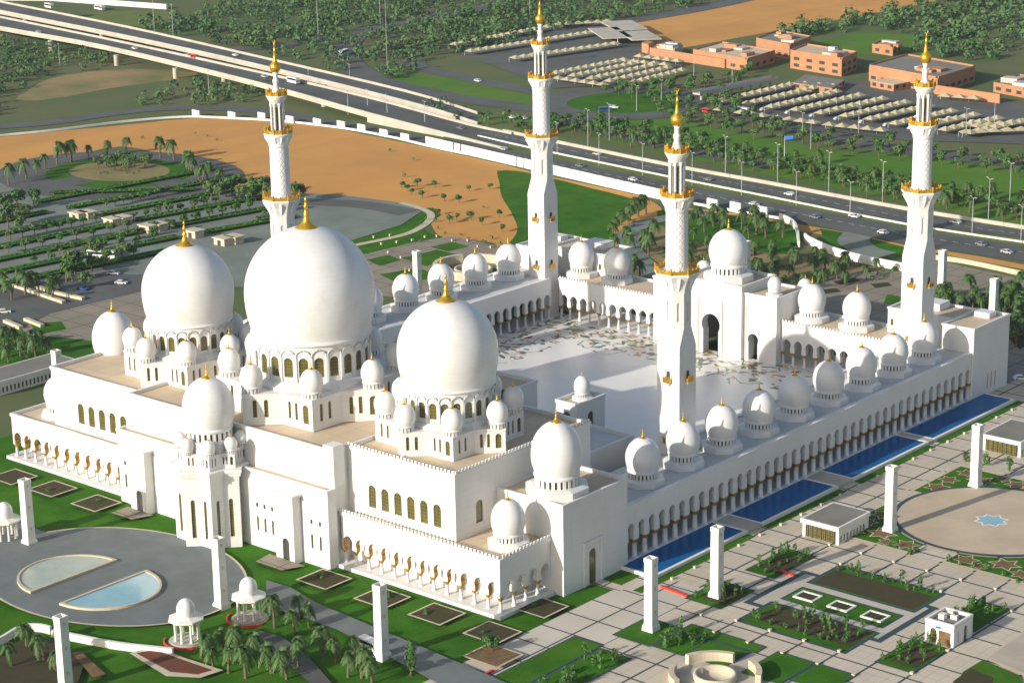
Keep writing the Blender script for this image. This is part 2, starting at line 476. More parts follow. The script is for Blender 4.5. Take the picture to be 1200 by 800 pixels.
def skin(mb, bays, z0, z1, depth, fm):
    """wall skin; bays = list of (u0, u1, opening or None); opening=(hw, zsill, zc, r); fm(u,z,d)->xyz"""
    for u0, u1, op in bays:
        if op is None:
            n = max(1, int((u1 - u0) / 3)) if depth > 0 else 1
            mb.quad(fm(u0, z0, 0), fm(u1, z0, 0), fm(u1, z1, 0), fm(u0, z1, 0)); continue
        hw, zb, zc, r = op[:4]; uc = (u0 + u1) / 2; pw = (u1 - u0) / 2
        zb = max(zb, z0)
        P = arch_outline(hw, zb, zc, r, 12, op[4] if len(op) > 4 else 0.0)
        # densify with the direction of the two upper corners
        Q = []
        for (x, z) in P:
            if z <= zc: Q.append((-pw if x < 0 else pw, z)); continue
            dx, dz = x, z - zc
            t = min(pw / abs(dx) if abs(dx) > 1e-6 else 1e9, (z1 - zc) / dz if dz > 1e-6 else 1e9)
            Q.append((dx * t, zc + dz * t))
        vs = [fm(uc + x, z, 0) for x, z in P] + [fm(uc + x, z, 0) for x, z in Q] + [fm(uc + x, z, depth) for x, z in P]
        k = len(P); fs = []
        for i in range(k - 1):
            fs.append((i, k + i, k + i + 1, i + 1)[::1])
            fs.append((2 * k + i, i, i + 1, 2 * k + i + 1))
        vs += [fm(uc - pw, z1, 0), fm(uc + pw, z1, 0)]
        for i in range(k - 1):                      # corner triangles
            if abs(Q[i][0] + pw) < 1e-4 and abs(Q[i + 1][1] - z1) < 1e-4 and Q[i + 1][0] > -pw + 1e-4: fs.append((k + i, 3 * k, k + i + 1))
            if abs(Q[i][1] - z1) < 1e-4 and abs(Q[i + 1][0] - pw) < 1e-4 and Q[i][0] < pw - 1e-4: fs.append((k + i, 3 * k + 1, k + i + 1))
        if zb > z0 + 1e-4:
            b = len(vs)
            vs += [fm(uc - pw, z0, 0), fm(uc + pw, z0, 0), fm(uc + pw, zb, 0), fm(uc - pw, zb, 0)]
            fs.append((b, b + 1, b + 2, b + 3))
            fs.append((0, k - 1, 3 * k - 1, 2 * k))
        else:                                       # underside of the piers
            b = len(vs)
            vs += [fm(uc - pw, z0, depth), fm(uc - hw, z0, depth), fm(uc + hw, z0, depth), fm(uc + pw, z0, depth)]
            fs.append((k, 0, b + 1, b)); fs.append((k - 1, 2 * k - 1, b + 3, b + 2))
        mb.add(vs, fs)


def plane_map(ox, oy, dx, dy):
    """u runs along (dx,dy); depth goes to the left-hand inside (normal = (dy,-dx) is outside)"""
    nx, ny = -dy, dx
    return lambda u, z, d: (ox + dx * u + nx * d, oy + dy * u + ny * d, z)


PANES = {}
def pane(parent, hw, zb, zc, r, pos, rz, mt='glass', name='window'):
    """window pane hung in an opening; pos is the middle of the sill"""
    key = (round(hw, 2), round(zc - zb, 2), round(r, 2), mt, name)
    if key not in PANES:
        P = arch_outline(hw, 0, zc - zb, r, 10)
        b = MB(); k = len(P)
        b.add([(x, 0, z) for x, z in P] + [(x, .12, z) for x, z in P], [tuple(range(k))[::-1], tuple(range(k, 2 * k))])
        PANES[key] = b.mesh(name, M[mt])
    o = bpy.data.objects.new(name, PANES[key]); COL.objects.link(o); o.parent = parent
    CH.setdefault(parent, []).append(o)
    po = ORG[parent]; o.location = (pos[0] - po[0], pos[1] - po[1], pos[2] - po[2]); o.rotation_euler = (0, 0, rz)
    ORG[o] = tuple(pos)
    return o


def win_wall(mb, parent, x0, y0, x1, y1, z0, z1, wins, depth=.45, mt='glass'):
    """vertical wall from (x0,y0) to (x1,y1), outside on the right-hand side; wins = list of (u, hw, sill, zc)"""
    L = hypot(x1 - x0, y1 - y0); dx, dy = (x1 - x0) / L, (y1 - y0) / L
    fm = plane_map(x0, y0, dx, dy)
    cuts = sorted(wins); bays = []; u = 0
    for i, (uc, hw, sill, zc) in enumerate(cuts):
        lo = (u if i == 0 else (cuts[i - 1][0] + uc) / 2)
        m = hw + .35
        lo2 = max(lo, uc - m)
        if lo2 > u + 1e-3: bays.append((u, lo2, None))
        half = uc - lo2
        bays.append((lo2, uc + half, (hw, sill, zc, hw))); u = uc + half
    if u < L - 1e-3: bays.append((u, L, None))
    skin(mb, bays, z0, z1, depth, fm)
    ang = atan2(dy, dx)
    for uc, hw, sill, zc in cuts:
        p = fm(uc, sill, depth * .7); pane(parent, hw + .02, sill, zc, hw + .02, p, ang, mt)


def finial_prof(s):
    return [(1.0 * s, 0), (.98 * s, .08 * s), (.55 * s, .3 * s), (.3 * s, .62 * s), (.2 * s, 1.0 * s), (.24 * s, 1.2 * s), (.14 * s, 1.35 * s),
            (.13 * s, 1.6 * s), (.2 * s, 1.78 * s), (.1 * s, 1.95 * s), (.09 * s, 2.2 * s), (.12 * s, 2.32 * s), (.02 * s, 2.6 * s)]


def dome_prof(r, h, rb, n=22):
    """bulbous dome: foot radius rb, widest r, height h above the foot"""
    zb = h * .36
    pts = [(rb * .995, -.02 * h), (rb * 1.025, -.02 * h), (rb * 1.025, .005 * h), (rb, .01 * h)]
    a0 = math.acos(rb / r)
    for i in range(n + 1):
        a = -a0 + (pi / 2 + a0) * i / n
        if a < 0: pts.append((r * cos(a), zb + sin(a) / sin(a0) * (zb - .02 * h)))
        else:
            k = a / (pi / 2)
            pts.append((max(.01, r * cos(a) ** 1.0), zb + (h - zb) * (sin(a) * (1 - .10 * k) + .10 * k * k)))
    return pts


def make_dome(parent, cx, cy, z, r, h, rb, label=None, fs=None, seg=48, name='dome', finial=True):
    b = MB(); b.lathe([(x, zz + z) for x, zz in dome_prof(r, h, rb)], seg, cx, cy, cap=False)
    o = b.build(name, M['dome'], parent, (cx, cy, z))
    if label: o['label'] = label
    if finial:
        f = MB(); s = fs or r * .215
        f.lathe([(x, zz + z + h - .22 * s) for x, zz in finial_prof(s)], 14, cx, cy)
        f.build('finial', M['gold'], o)
    return o


def ring_wall(mb, parent, cx, cy, R, z0, z1, n, hw, sill, zc, depth, mt='glass', panes=True, a0=0.0):
    L = 2 * pi * R / n
    fm = lambda u, z, d: (cx + (R - d) * cos(u / R + a0), cy + (R - d) * sin(u / R + a0), z)
    skin(mb, [(i * L, (i + 1) * L, (hw, sill, zc, hw)) for i in range(n)], z0, z1, depth, fm)
    if panes:
        for i in range(n):
            a = a0 + (i + .5) * L / R
            p = (cx + (R - depth * .7) * cos(a), cy + (R - depth * .7) * sin(a), sill)
            pane(parent, hw + .03, sill, zc, hw + .03, p, a + pi / 2, mt)


# arcade dome on its slotted drum: proto, then copies
def small_dome(parent, x, y, z, r, h, label=None, foot=1.28):
    """dome on an octagonal foot and a ring of slots"""
    d = MB(); rb = r * .86
    d.lathe([(r * foot, z), (r * foot, z + .35 * r), (r * 1.02, z + .42 * r)], 8, x, y, smooth=False, a0=pi / 8, cap=True)
    fb = z + .42 * r; ft = z + .78 * r
    d.lathe([(rb * 1.0, ft - .06 * r), (rb * 1.05, ft), (rb * 1.05, ft + .08 * r), (rb * .9, ft + .08 * r)], 32, x, y, cap=False)
    n = 24
    for i in range(n):
        a = 2 * pi * i / n; ca, sa = cos(a), sin(a); wd = rb * 2 * pi / n * .55 / 2
        p = [(rb * .93, -wd), (rb, -wd), (rb, wd), (rb * .93, wd)]
        q = [(x + u * ca - v * sa, y + u * sa + v * ca) for u, v in p]
        d.prism(q, fb, ft, False)
    dr = d.build('drum', M['white'], parent, (x, y, z))
    k = MB(); k.lathe([(rb * .9, fb), (rb * .9, ft)], 24, x, y, cap=False); k.build('slot_glazing', M['glass'], dr)
    do = make_dome(parent, x, y, ft + .08 * r, r, h, rb, label, seg=32)
    return dr, do

# ================================================================== the mosque
def ring_parapet(b, x0, y0, x1, y1, z0, z1, th, out, sides):
    if 'S' in sides: b.box(x0 - out, y0 - out, z0, x1 + out, y0 + th, z1)
    if 'N' in sides: b.box(x0 - out, y1 - th, z0, x1 + out, y1 + out, z1)
    e = .003
    if 'W' in sides: b.box(x0 - out, y0 + (th + e if 'S' in sides else 0), z0, x0 + th, y1 - (th + e if 'N' in sides else 0), z1 - e)
    if 'E' in sides: b.box(x1 - th, y0 + (th + e if 'S' in sides else 0), z0, x1 + out, y1 - (th + e if 'N' in sides else 0), z1 - e)


def block(parent, name, x0, y0, x1, y1, z0, z1, wins=None, walls='SENW', par='SENW', ph=.9, out=.22, roofm='roof', merlons=''):
    """one wing of a building: walls with openings, parapet, roof"""
    wins = wins or {}
    b = MB(); zt = z1 - ph
    o = MB().add([(x0, y0, z0)] * 3, []).build(name, M['white'], parent, (x0, y0, z0))
    if 'S' in walls: win_wall(b, o, x0, y0, x1, y0, z0, zt, wins.get('S', []))
    if 'E' in walls: win_wall(b, o, x1, y0, x1, y1, z0, zt, wins.get('E', []))
    if 'N' in walls: win_wall(b, o, x1, y1, x0, y1, z0, zt, wins.get('N', []))
    if 'W' in walls: win_wall(b, o, x0, y1, x0, y0, z0, zt, wins.get('W', []))
    ring_parapet(b, x0, y0, x1, y1, zt, z1, .5, out, par)
    mstep = 1.15
    for s in merlons:
        L = (x1 - x0) if s in 'SN' else (y1 - y0)
        k = int(L / mstep)
        for i in range(k):
            t = (i + .5) * L / k
            if s == 'S': b.box(x0 + t - .3, y0 - .1, z1, x0 + t + .3, y0 + .25, z1 + .75)
            if s == 'E': b.box(x1 - .25, y0 + t - .3, z1, x1 + .1, y0 + t + .3, z1 + .75)
            if s == 'W': b.box(x0 - .1, y0 + t - .3, z1, x0 + .25, y0 + t + .3, z1 + .75)
            if s == 'N': b.box(x0 + t - .3, y1 - .25, z1, x0 + t + .3, y1 + .1, z1 + .75)
    me = b.mesh(name, M['white'], (x0, y0, z0)); o.data = me
    r = MB(); q = .004
    r.sheet([(x0 + q, y0 + q), (x1 - q, y0 + q), (x1 - q, y1 - q), (x0 + q, y1 - q)], zt - .02 + .01)
    # roof laid just inside the parapet
    r.build('roof', M[roofm], o)
    return o


# column with gilded capital: a proto and its copies
_colp = {}
def column(parent, x, y, z0, zc, fat=1.0):
    key = (round(zc - z0, 2), fat)
    if key not in _colp:
        h = zc - z0
        b = MB(); b.lathe([(.62 * fat, 0), (.62 * fat, .25), (.42 * fat, .4), (.36 * fat, h - .9), (.4 * fat, h - .85)], 10, 0, 0)
        a = MB(); a.lathe([(.42 * fat, h - .95), (.50 * fat, h - .75), (.80 * min(fat, 1.2), h - .22), (.92 * min(fat, 1.2), h - .12), (.92 * min(fat, 1.2), h)], 8, 0, 0)
        _colp[key] = (b.mesh('column', M['white']), a.mesh('capital', M['amber']))
    for nm, me in (('column', _colp[key][0]), ('capital', _colp[key][1])):
        o = bpy.data.objects.new(nm, me); COL.objects.link(o)
        par = parent if nm == 'column' else c
        o.parent = par; po = ORG[par]; o.location = (x - po[0], y - po[1], z0 - po[2]) if nm == 'column' else (0, 0, 0)
        ORG[o] = (x, y, z0); CH.setdefault(par, []).append(o)
        if nm == 'column': c = o
    return c


def arch_row(parent, x0, y0, x1, y1, n, z0, zcap, zc, ztop, hw, r, th=1.3, ends=True, name='arcade_wall', cols=True, fat=1.0, soffit=False):
    """arcade of horseshoe arches on columns, outside on the right-hand side"""
    L = hypot(x1 - x0, y1 - y0); dx, dy = (x1 - x0) / L, (y1 - y0) / L
    fo = plane_map(x0, y0, dx, dy); p = L / n
    b = MB()
    bays = [(i * p, (i + 1) * p, (hw, zcap, zc, r, .12)) for i in range(n)]
    skin(b, bays, zcap, ztop, th, fo)
    a = fo(0, 0, th); c = fo(L, 0, th)
    fb = plane_map(c[0], c[1], -dx, -dy)
    skin(b, bays, zcap, ztop, .004, fb)
    b.quad(fo(0, ztop, 0), fo(L, ztop, 0), fo(L, ztop, th), fo(0, ztop, th))
    for u in ((0,), (L,)) if ends else ():
        u = u[0]; b.quad(fo(u, zcap, 0), fo(u, zcap, th), fo(u, ztop, th), fo(u, ztop, 0))
    o = b.build(name, M['white'], parent, (x0, y0, z0))
    if soffit:
        P = arch_outline(hw - .02, zcap, zc, r - .02, 12, .12)
        for i in range(n):
            s = MB()
            for (xa, za), (xb, zb_) in zip(P, P[1:]):
                u = (i + .5) * p; s.quad(fo(u + xa, za, .03), fo(u + xa, za, th - .01), fo(u + xb, zb_, th - .01), fo(u + xb, zb_, .03))
            s.build('arch_soffit', M['amber'], o)
    if cols:
        for i in range(n + 1):
            if i in (0, n) and not ends: continue
            q = fo(min(max(i * p, .5), L - .5), 0, th / 2); column(parent, q[0], q[1], z0, zcap, fat)
    return o


PH = empty('prayer_hall', (-5, -116, 0), 'great white prayer hall with three big onion domes and arched side wings', 'prayer hall')

# floor plinth under the hall
b = MB(); b.box(-96, -142.2, ZG - .3, 34, -95, -.25); b.box(34.003, -142.2, ZG - .3, 84.6, -95, -.25)
b.build('plinth', M['white'], PH)

CAPF, ZCF = 3.3, 5.1
# low front galleries
arch_row(PH, 33.0, -140.5, 83.2, -140.5, 12, -.25, CAPF, ZCF, 11.7, 1.35, 1.55, soffit=True)
arch_row(PH, 83.2, -139.2, 83.2, -122.7, 4, -.25, CAPF, ZCF, 11.7, 1.35, 1.55, ends=False)
b = MB(); ring_parapet(b, 33.0, -140.5, 83.2, -122.7, 11.7, 12.6, .5, .25, 'SE')
k = 44
for i in range(k): b.box(33 + (i + .2) * 50.2 / k, -140.6, 12.6, 33 + (i + .75) * 50.2 / k, -140.25, 13.35)
for i in range(14): b.box(82.95, -140 + (i + .5) * 17 / 14, 12.6, 83.3, -140 + (i + 1) * 17 / 14, 13.35)
b.build('parapet', M['white'], PH)
b = MB(); b.sheet([(33.5, -140), (82.7, -140), (82.7, -122.7), (67.0, -122.7), (67, -137.0), (33.5, -137.0)], 11.85)
b.build('roof', M['roof'], PH)
b = MB(); b.box(67.0, -135.0, ZG, 78.6, -122.8, 11.7); b.build('inner_wall', M['white'], PH)

arch_row(PH, -94.0, -141.0, -45.6, -141.0, 11, -.25, CAPF, ZCF, 11.2, 1.4, 1.62, soffit=True)
arch_row(PH, -94.0, -122.7, -94.0, -139.7, 4, -.25, CAPF, ZCF, 11.2, 1.4, 1.62, ends=False)
b = MB(); ring_parapet(b, -94.0, -141.0, -45.6, -122.7, 11.2, 12.1, .5, .25, 'SW'); b.build('parapet', M['white'], PH)
b = MB(); b.sheet([(-93.5, -140.5), (-45.6, -140.5), (-45.6, -138.2), (-78.6, -138.2), (-78.6, -122.7), (-93.5, -122.7)], 11.3)
b.build('roof', M['roof'], PH)
b = MB(); b.box(-89.0, -135.5, ZG, -78.7, -122.8, 11.1); b.build('inner_wall', M['white'], PH)

# tall halls
wr = [(40.4 + 4.17 * i - 32.5, 1.2, 14.1, 18.55) for i in range(6)]
UR = block(PH, 'upper_hall', 32.5, -137, 67, -88, ZG, 28.2, {'S': wr, 'E': [(8.2, 1.2, 14.3, 18.6)]}, merlons='SE')
wl = [(-66.9 + 4.36 * i + 78.6, 1.25, 13.6, 18.0) for i in range(6)]
UL = block(PH, 'upper_hall', -78.6, -138, -42, -88, ZG, 27.6, {'S': wl, 'W': [(37, 1.2, 13.6, 18)]})
# middle block, stepped: lower screen wall and the hall above
CX0, CX1, CY = -44.0, 33.0, -144.6
lw = []
for x in (8.3, 10.9, 13.6): lw += [(x - CX0, .38, 3.2, 6.5)]
for x in (27.2, 30.1): lw += [(x - CX0, .38, 3.0, 6.3)]
for x in (-22.5, -17.5): lw += [(x - CX0, .38, 3.2, 6.5)]
for x in (-41.5,): lw += [(x - CX0, .38, 3.2, 6.5)]
CL = block(PH, 'front_screen', CX0, CY, CX1, -141.7, ZG, 18.8, {'S': lw}, walls='SEW', par='SEW', ph=.6)
for x in (8.3, 10.9, 13.6, 27.2, 30.1, -22.5, -17.5, -41.5): pane(CL, .38, 9.3, 10.1, .38, (x, CY - .03, 9.3), 0, 'dark', 'small_window')
CU = block(PH, 'upper_hall', -42, -141.6, 32.5, -88, ZG, 28.0, {}, walls='SEW', par='SEW')
b = MB(); b.box(29.6, -142.1, 18.9, 33.0, -138.5, 29.0); b.build('corner_pier', M['white'], PH)


def portal(x0, x1, y0, y1, zt, hw, label=None):
    d = MB().add([(x0, y0, ZG)] * 3, []).build('door_portal', M['white'], PH, (x0, y0, ZG))
    q = MB(); L = x1 - x0
    win_wall(q, d, x0, y0, x1, y0, ZG, zt, [(L / 2 + .3, hw, ZG + .05, ZG + 5.3)], .9, 'dark')
    q.quad((x1, y0, ZG), (x1, y1, ZG), (x1, y1, zt), (x1, y0, zt)); q.quad((x0, y1, ZG), (x0, y0, ZG), (x0, y0, zt), (x0, y1, zt))
    q.box(x0 - .5, y0 - .5, zt, x1 + .5, y1 + .1, zt + .6)
    q.box(x0 + .6, y0 - .15, ZG, x0 + .85, y0, zt - 2); q.box(x1 - .85, y0 - .15, ZG, x1 - .6, y0, zt - 2)
    d.data = q.mesh('door_portal', M['white'], (x0, y0, ZG))
    return d
portal(17.4, 23.8, -147.4, -144.65, 15.6, 1.15)
portal(-36.6, -30.4, -147.4, -144.65, 15.2, 1.15)


def star(cx, cy, R, a0=0.0):
    p = []
    for i in range(16):
        a = a0 + i * pi / 8; r = R if i % 2 == 0 else R * .775
        p.append((cx + r * cos(a), cy + r * sin(a)))
    return p


def star_podium(parent, cx, cy, R, z0, z1, label=None, scale=1.0, turret_r=2.8, tur=.862):
    P = star(cx, cy, R); b = MB()
    o = MB().add([(cx, cy, z0)] * 3, []).build('podium', M['white'], parent, (cx, cy, z0))
    h = z1 - z0
    for i in range(16):
        (x0, y0), (x1, y1) = P[i], P[(i + 1) % 16]
        L = hypot(x1 - x0, y1 - y0)
        s = L / 10.0
        if i % 2 == 1: wn = [(2.2 * s, .45 * s, z0 + .25 * h, z0 + .75 * h), (4.5 * s, .45 * s, z0 + .25 * h, z0 + .75 * h), (7.7 * s, .95 * s, z0 + .2 * h, z0 + .68 * h)]
        else: wn = [(3.0 * s, .5 * s, z0 + .25 * h, z0 + .75 * h), (5.8 * s, .5 * s, z0 + .25 * h, z0 + .75 * h)]
        win_wall(b, o, x0, y0, x1, y1, z0, z1 - .35, wn, .4)
    Q = star(cx, cy, R + .18)
    b.prism(Q, z1 - .35, z1)
    o.data = b.mesh('podium', M['white'], (cx, cy, z0))
    if label: o['label'] = label
    src = None
    for i in range(8):
        a = i * pi / 4; x, y = cx + tur * R * cos(a), cy + tur * R * sin(a); r = turret_r
        if src is None:
            d = MB(); rb = r * .84
            d.lathe([(rb * .9, z1), (rb * .9, z1 + .42 * r), (rb * 1.08, z1 + .42 * r), (rb * 1.08, z1 + .55 * r), (rb, z1 + .55 * r)], 24, x, y, cap=False)
            for kk in range(16):
                aa = 2 * pi * kk / 16
                d.prism([(x + rb * q * cos(aa + t), y + rb * q * sin(aa + t)) for q, t in ((.9, -.11), (1.04, -.11), (1.04, .11), (.9, .11))], z1, z1 + .42 * r, False)
            d.lathe([(q, zz + z1 + .55 * r) for q, zz in dome_prof(r, r * 1.95, rb)], 28, x, y, cap=False)
            t = d.build('turret_dome', M['dome'], parent, (x, y, z1))
            kf = MB(); fs = r * .26; kf.lathe([(q, zz + z1 + r * 2.5 - .25 * fs) for q, zz in finial_prof(fs)], 10, x, y); kf.build('finial', M['gold'], t)
            kg = MB(); kg.lathe([(rb * .91, z1 + .05 * r), (rb * .91, z1 + .4 * r)], 16, x, y, cap=False); kg.build('slot_glazing', M['glass'], t)
            src = t
        else: inst(src, (x, y, z1), parent)
    return o


def big_dome(parent, cx, cy, z0, zpod, Rpod, zdr, zfoot, ztop, R, r, hw, label, fs):
    star_podium(parent, cx, cy, Rpod, z0, zpod, turret_r=r * .175 if r > 14 else r * .215)
    b = MB(); Ri = Rpod * .775 * .97
    b.lathe([(Ri, zpod), (Ri, zpod + .6), (R * 1.08, zdr), (R, zdr)], 8, cx, cy, smooth=False, a0=pi / 8, cap=False)
    b.build('drum_base', M['white'], parent, (cx, cy, zpod))
    n = 24; h = zfoot - zdr
    dr = MB().add([(cx, cy, zdr)] * 3, []).build('drum', M['white'], parent, (cx, cy, zdr))
    q = MB()
    ring_wall(q, dr, cx, cy, R, zdr - .5, zfoot, n, hw, zdr + .12 * h, zdr + .52 * h, .55)
    for i in range(n):                        # pilasters and blind arches
        a = 2 * pi * i / n; ca, sa = cos(a), sin(a)
        w2 = .3
        q.prism([(cx + u * ca - v * sa, cy + u * sa + v * ca) for u, v in ((R - .1, -w2), (R + .35, -w2), (R + .35, w2), (R - .1, w2))], zdr, zdr + .66 * h, False)
        pts = []
        am = a + pi / n
        for t in range(7):
            th = pi * t / 6; du = -cos(th) * pi * R / n; zz = zdr + .66 * h + sin(th) * .2 * h
            pts.append((cx + (R + .2) * cos(am + du / R), cy + (R + .2) * sin(am + du / R), zz))
        for t in range(6): q.tube(pts[t], pts[t + 1], .22, .22, 5)
    dr.data = q.mesh('drum', M['white'], (cx, cy, zdr))
    d = make_dome(parent, cx, cy, zfoot, r, ztop - zfoot, R * 1.005, label, fs, 96)
    return d


big_dome(PH, 0, -116, 27.2, 35.2, 24.3, 36.9, 46.4, 73.0, 14.8, 16.3, 1.2, 'central dome, the tallest of the three big ones', 3.1)
big_dome(PH, 46.4, -116, 27.2, 33.2, 17.8, 34.4, 41.9, 61.7, 11.1, 12.1, .93, 'big dome on the right of the central one', 2.6)
big_dome(PH, -46.4, -116, 26.6, 33.2, 17.8, 34.4, 41.9, 61.7, 11.1, 12.1, .93, 'big dome on the left of the central one', 2.6)

# mihrab bay: an eight-pointed star tower with a dome of its own
MX, MY, MR = -4.6, -147.2, 9.6
P = star(MX, MY, MR)
o = MB().add([(MX, MY, ZG)] * 3, []).build('mihrab_tower', M['white'], PH, (MX, MY, ZG)); b = MB()
for i in range(16):
    (x0, y0), (x1, y1) = P[i], P[(i + 1) % 16]
    L = hypot(x1 - x0, y1 - y0)
    if min(y0, y1) > -143: win_wall(b, o, x0, y0, x1, y1, ZG, 16.6, [])
    else: win_wall(b, o, x0, y0, x1, y1, ZG, 16.6, [(L * (.55 if i % 2 == 0 else .45), .5, 1.6, 11.0)])
b.prism(star(MX, MY, MR + .15), 16.6, 17.3); b.prism(star(MX, MY, MR + .7), 17.3, 18.2); b.prism(star(MX, MY, MR + 1.1), 18.2, 19.1)
o.data = b.mesh('mihrab_tower', M['white'], (MX, MY, ZG))
star_podium(PH, MX, MY, 8.6, 19.1, 22.9, turret_r=1.6)
small_dome(PH, MX, MY, 22.9, 6.4, 12.2, None, 1.03)
# corner domes of the hall
small_dome(PH, 77.8, -131.2, 11.9, 3.95, 7.9)
small_dome(PH, -79.8, -133.2, 11.3, 3.95, 7.9) if False else small_dome(PH, -83.5, -132.5, 11.3, 3.95, 7.9)
BR = block(PH, 'corner_block', 67.01, -122.7, 87, -99, ZG, 21.2, {'E': [(10.6, 1.3, ZG + .1, 6.2)]}, merlons='')
b = MB(); b.box(86.9, -115.6, ZG, 87.35, -114.9, 9.8); b.box(86.9, -109.3, ZG, 87.35, -108.6, 9.8); b.box(86.9, -114.897, 9.0, 87.34, -109.303, 9.8)
b.build('door_surround', M['white'], BR)
BL = block(PH, 'corner_block', -93, -122.7, -78.61, -99, ZG, 21.2, {})
small_dome(PH, 79.3, -115.5, 20.4, 6.0, 12.4)
small_dome(PH, -79.3, -115.5, 20.4, 6.0, 12.4)
# court side of the hall
block(PH, 'court_front', -60, -87.9, 60, -62, ZG, 16.5, {}, walls='NEW', par='NEW', roofm='roofwhite')
block(PH, 'court_portal', -23.5, -61.9, 19.5, -52, -.05, 21.0, {'E': [(4.5, 1.2, 5, 9)]}, walls='NEW', par='NEW')
for x in (38, -38):
    block(PH, 'stair_tower', x - 3.6, -61.9, x + 3.6, -50.5, -.05, 21.0, {'E': [(5.5, 1.2, 11, 16.5)], 'S': [(3.6, 1.2, 14, 17)]})
    small_dome(PH, x, -55.5, 20.1, 2.2, 4.6)

# ------------------------------------------------------------------ arcades round the court
def arcade_domes(parent, lst, z=13.2, r=4.3, h=8.0):
    src = None
    for x, y in lst:
        if src is None: src = small_dome(parent, x, y, z, r, h)
        else:
            for s in src: inst(s, (x, y, ORG[s][2]), parent)


NA = empty('pool_side_arcade', (76, -18, 0), 'long white domed arcade along the row of blue pools', 'arcade')
arch_row(NA, 86.5, -98.9, 86.5, 63.1, 40, -.4, 4.5, 7.6, 13.6, 1.05, 1.25, 1.5, fat=1.7)
arch_row(NA, 66, 56, 66, -56, 27, 0, 4.2, 6.7, 13.6, 1.3, 1.5, 1.3)
b = MB(); b.sheet([(67.4, -98.9), (84.9, -98.9), (84.9, 63.1), (67.4, 63.1)], 13.15); b.build('roof', M['roofwhite'], NA)
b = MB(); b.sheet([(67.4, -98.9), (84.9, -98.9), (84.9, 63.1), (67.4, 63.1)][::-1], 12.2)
b.box(75.5, -98.5, 0, 77, 63, 12.15); b.build('inner_wall', M['shade_stone'], NA)  # wall and ceiling coloured dark so the arch openings look shaded
b = MB(); b.box(66, -98.9, ZG - .5, 86.62, 63.1, -.02); b.build('plinth', M['white'], NA)
arcade_domes(NA, [(78.5, 49.2 - 16.4 * k) for k in range(9)])

LA = empty('far_side_arcade', (-76, -18, 0), 'white domed arcade behind the big domes, opposite the pools', 'arcade')
arch_row(LA, -66, -56, -66, 56, 27, 0, 4.2, 6.7, 13.6, 1.3, 1.5, 1.3)
arch_row(LA, -86.5, 63.1, -86.5, -98.9, 40, 0, 4.6, 7.7, 13.6, 1.3, 1.5, 1.5)
b = MB(); b.sheet([(-84.9, -98.9), (-67.4, -98.9), (-67.4, 63.1), (-84.9, 63.1)], 13.15); b.build('roof', M['roofwhite'], LA)
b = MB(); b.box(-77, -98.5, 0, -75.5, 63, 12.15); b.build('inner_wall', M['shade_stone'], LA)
b = MB(); b.box(-87.1, -98.9, ZG - .5, -66, 63.1, -.02); b.build('plinth', M['white'], LA)
arcade_domes(LA, [(-78.5, 49.2 - 16.4 * k) for k in range(9)])

for sgn, nm, lb in ((-1, 'entrance_arcade', 'white arcade with two domes on the left of the entrance gate'), (1, 'entrance_arcade', 'white arcade with two domes on the right of the entrance gate')):
    FA = empty(nm, (sgn * 45, 66, 0), lb, 'arcade')
    xa, xb = sorted((sgn * 23.6, sgn * 64.6))
    arch_row(FA, xa, 58.5, xb, 58.5, 10, 0, 4.0, 6.4, 12.8, 1.3, 1.5, 1.3, name='court_wall')
    arch_row(FA, xb, 75.5, xa, 75.5, 10, 0, 4.0, 6.4, 12.8, 1.3, 1.5, 1.3, name='outer_wall')
    b = MB(); ring_parapet(b, xa, 58.5, xb, 75.5, 12.8, 13.5, .5, .2, 'SN')
    k = 36
    for i in range(k): b.box(xa + (i + .2) * 41 / k, 58.4, 13.5, xa + (i + .7) * 41 / k, 58.7, 14.1)
    b.build('parapet', M['white'], FA)
    b = MB(); b.box(xa, 59.85, 12.2, xb, 74.15, 12.85); b.build('roof', M['roof'], FA)
    b = MB(); b.box(xa, 57.6, ZG - .5, xb, 76.2, .02); b.build('plinth', M['white'], FA)
    arcade_domes(FA, [(-62.0, 67.2), (-47.2, 67.2)] if sgn < 0 else [(29.2, 66.6), (45.2, 66.6)], 12.9)

GH = empty('entrance_gate', (0, 62, 0), 'tall white entrance gate with a horseshoe arch and one larger dome', 'gate')
def gate_part(name, x0, x1, y0, y1, zt, hw, zcc, r, xo=0.0):
    o = MB().add([(x0, y0, 0)] * 3, []).build(name, M['white'], GH, (x0, y0, 0)); b = MB()
    fm = plane_map(x0, y0, 1, 0); L = x1 - x0; uc = L / 2 + xo
    skin(b, [(0, uc - r - .6, None), (uc - r - .6, uc + r + .6, (hw, -.02, zcc, r)), (uc + r + .6, L, None)], -.02, zt - .8, 3.0, fm)
    fb = plane_map(x1, y1, -1, 0)
    skin(b, [(0, L - uc - r - .6, None), (L - uc - r - .6, L - uc + r + .6, (hw, -.02, zcc, r)), (L - uc + r + .6, L, None)], -.02, zt - .8, 3.0, fb)
    b.quad((x1, y0, 0), (x1, y1, 0), (x1, y1, zt - .8), (x1, y0, zt - .8)); b.quad((x0, y1, 0), (x0, y0, 0), (x0, y0, zt - .8), (x0, y1, zt - .8))
    ring_parapet(b, x0, y0, x1, y1, zt - .8, zt, .5, .2, 'SENW')
    o.data = b.mesh(name, M['white'], (x0, y0, 0))
    q = MB(); q.box(x0 + .1, y0 + .1, zt - 1.6, x1 - .1, y1 - .1, zt - .75); q.build('roof', M['roof'], o)
    return o
gate_part('gate_block', -11.5, 11.5, 54.5, 73.0, 23.3, 2.9, 9.3, 3.5)
gate_part('gate_wing', 11.51, 23.5, 56.0, 72, 21.2, 1.7, 6.6, 1.95, -2.6)
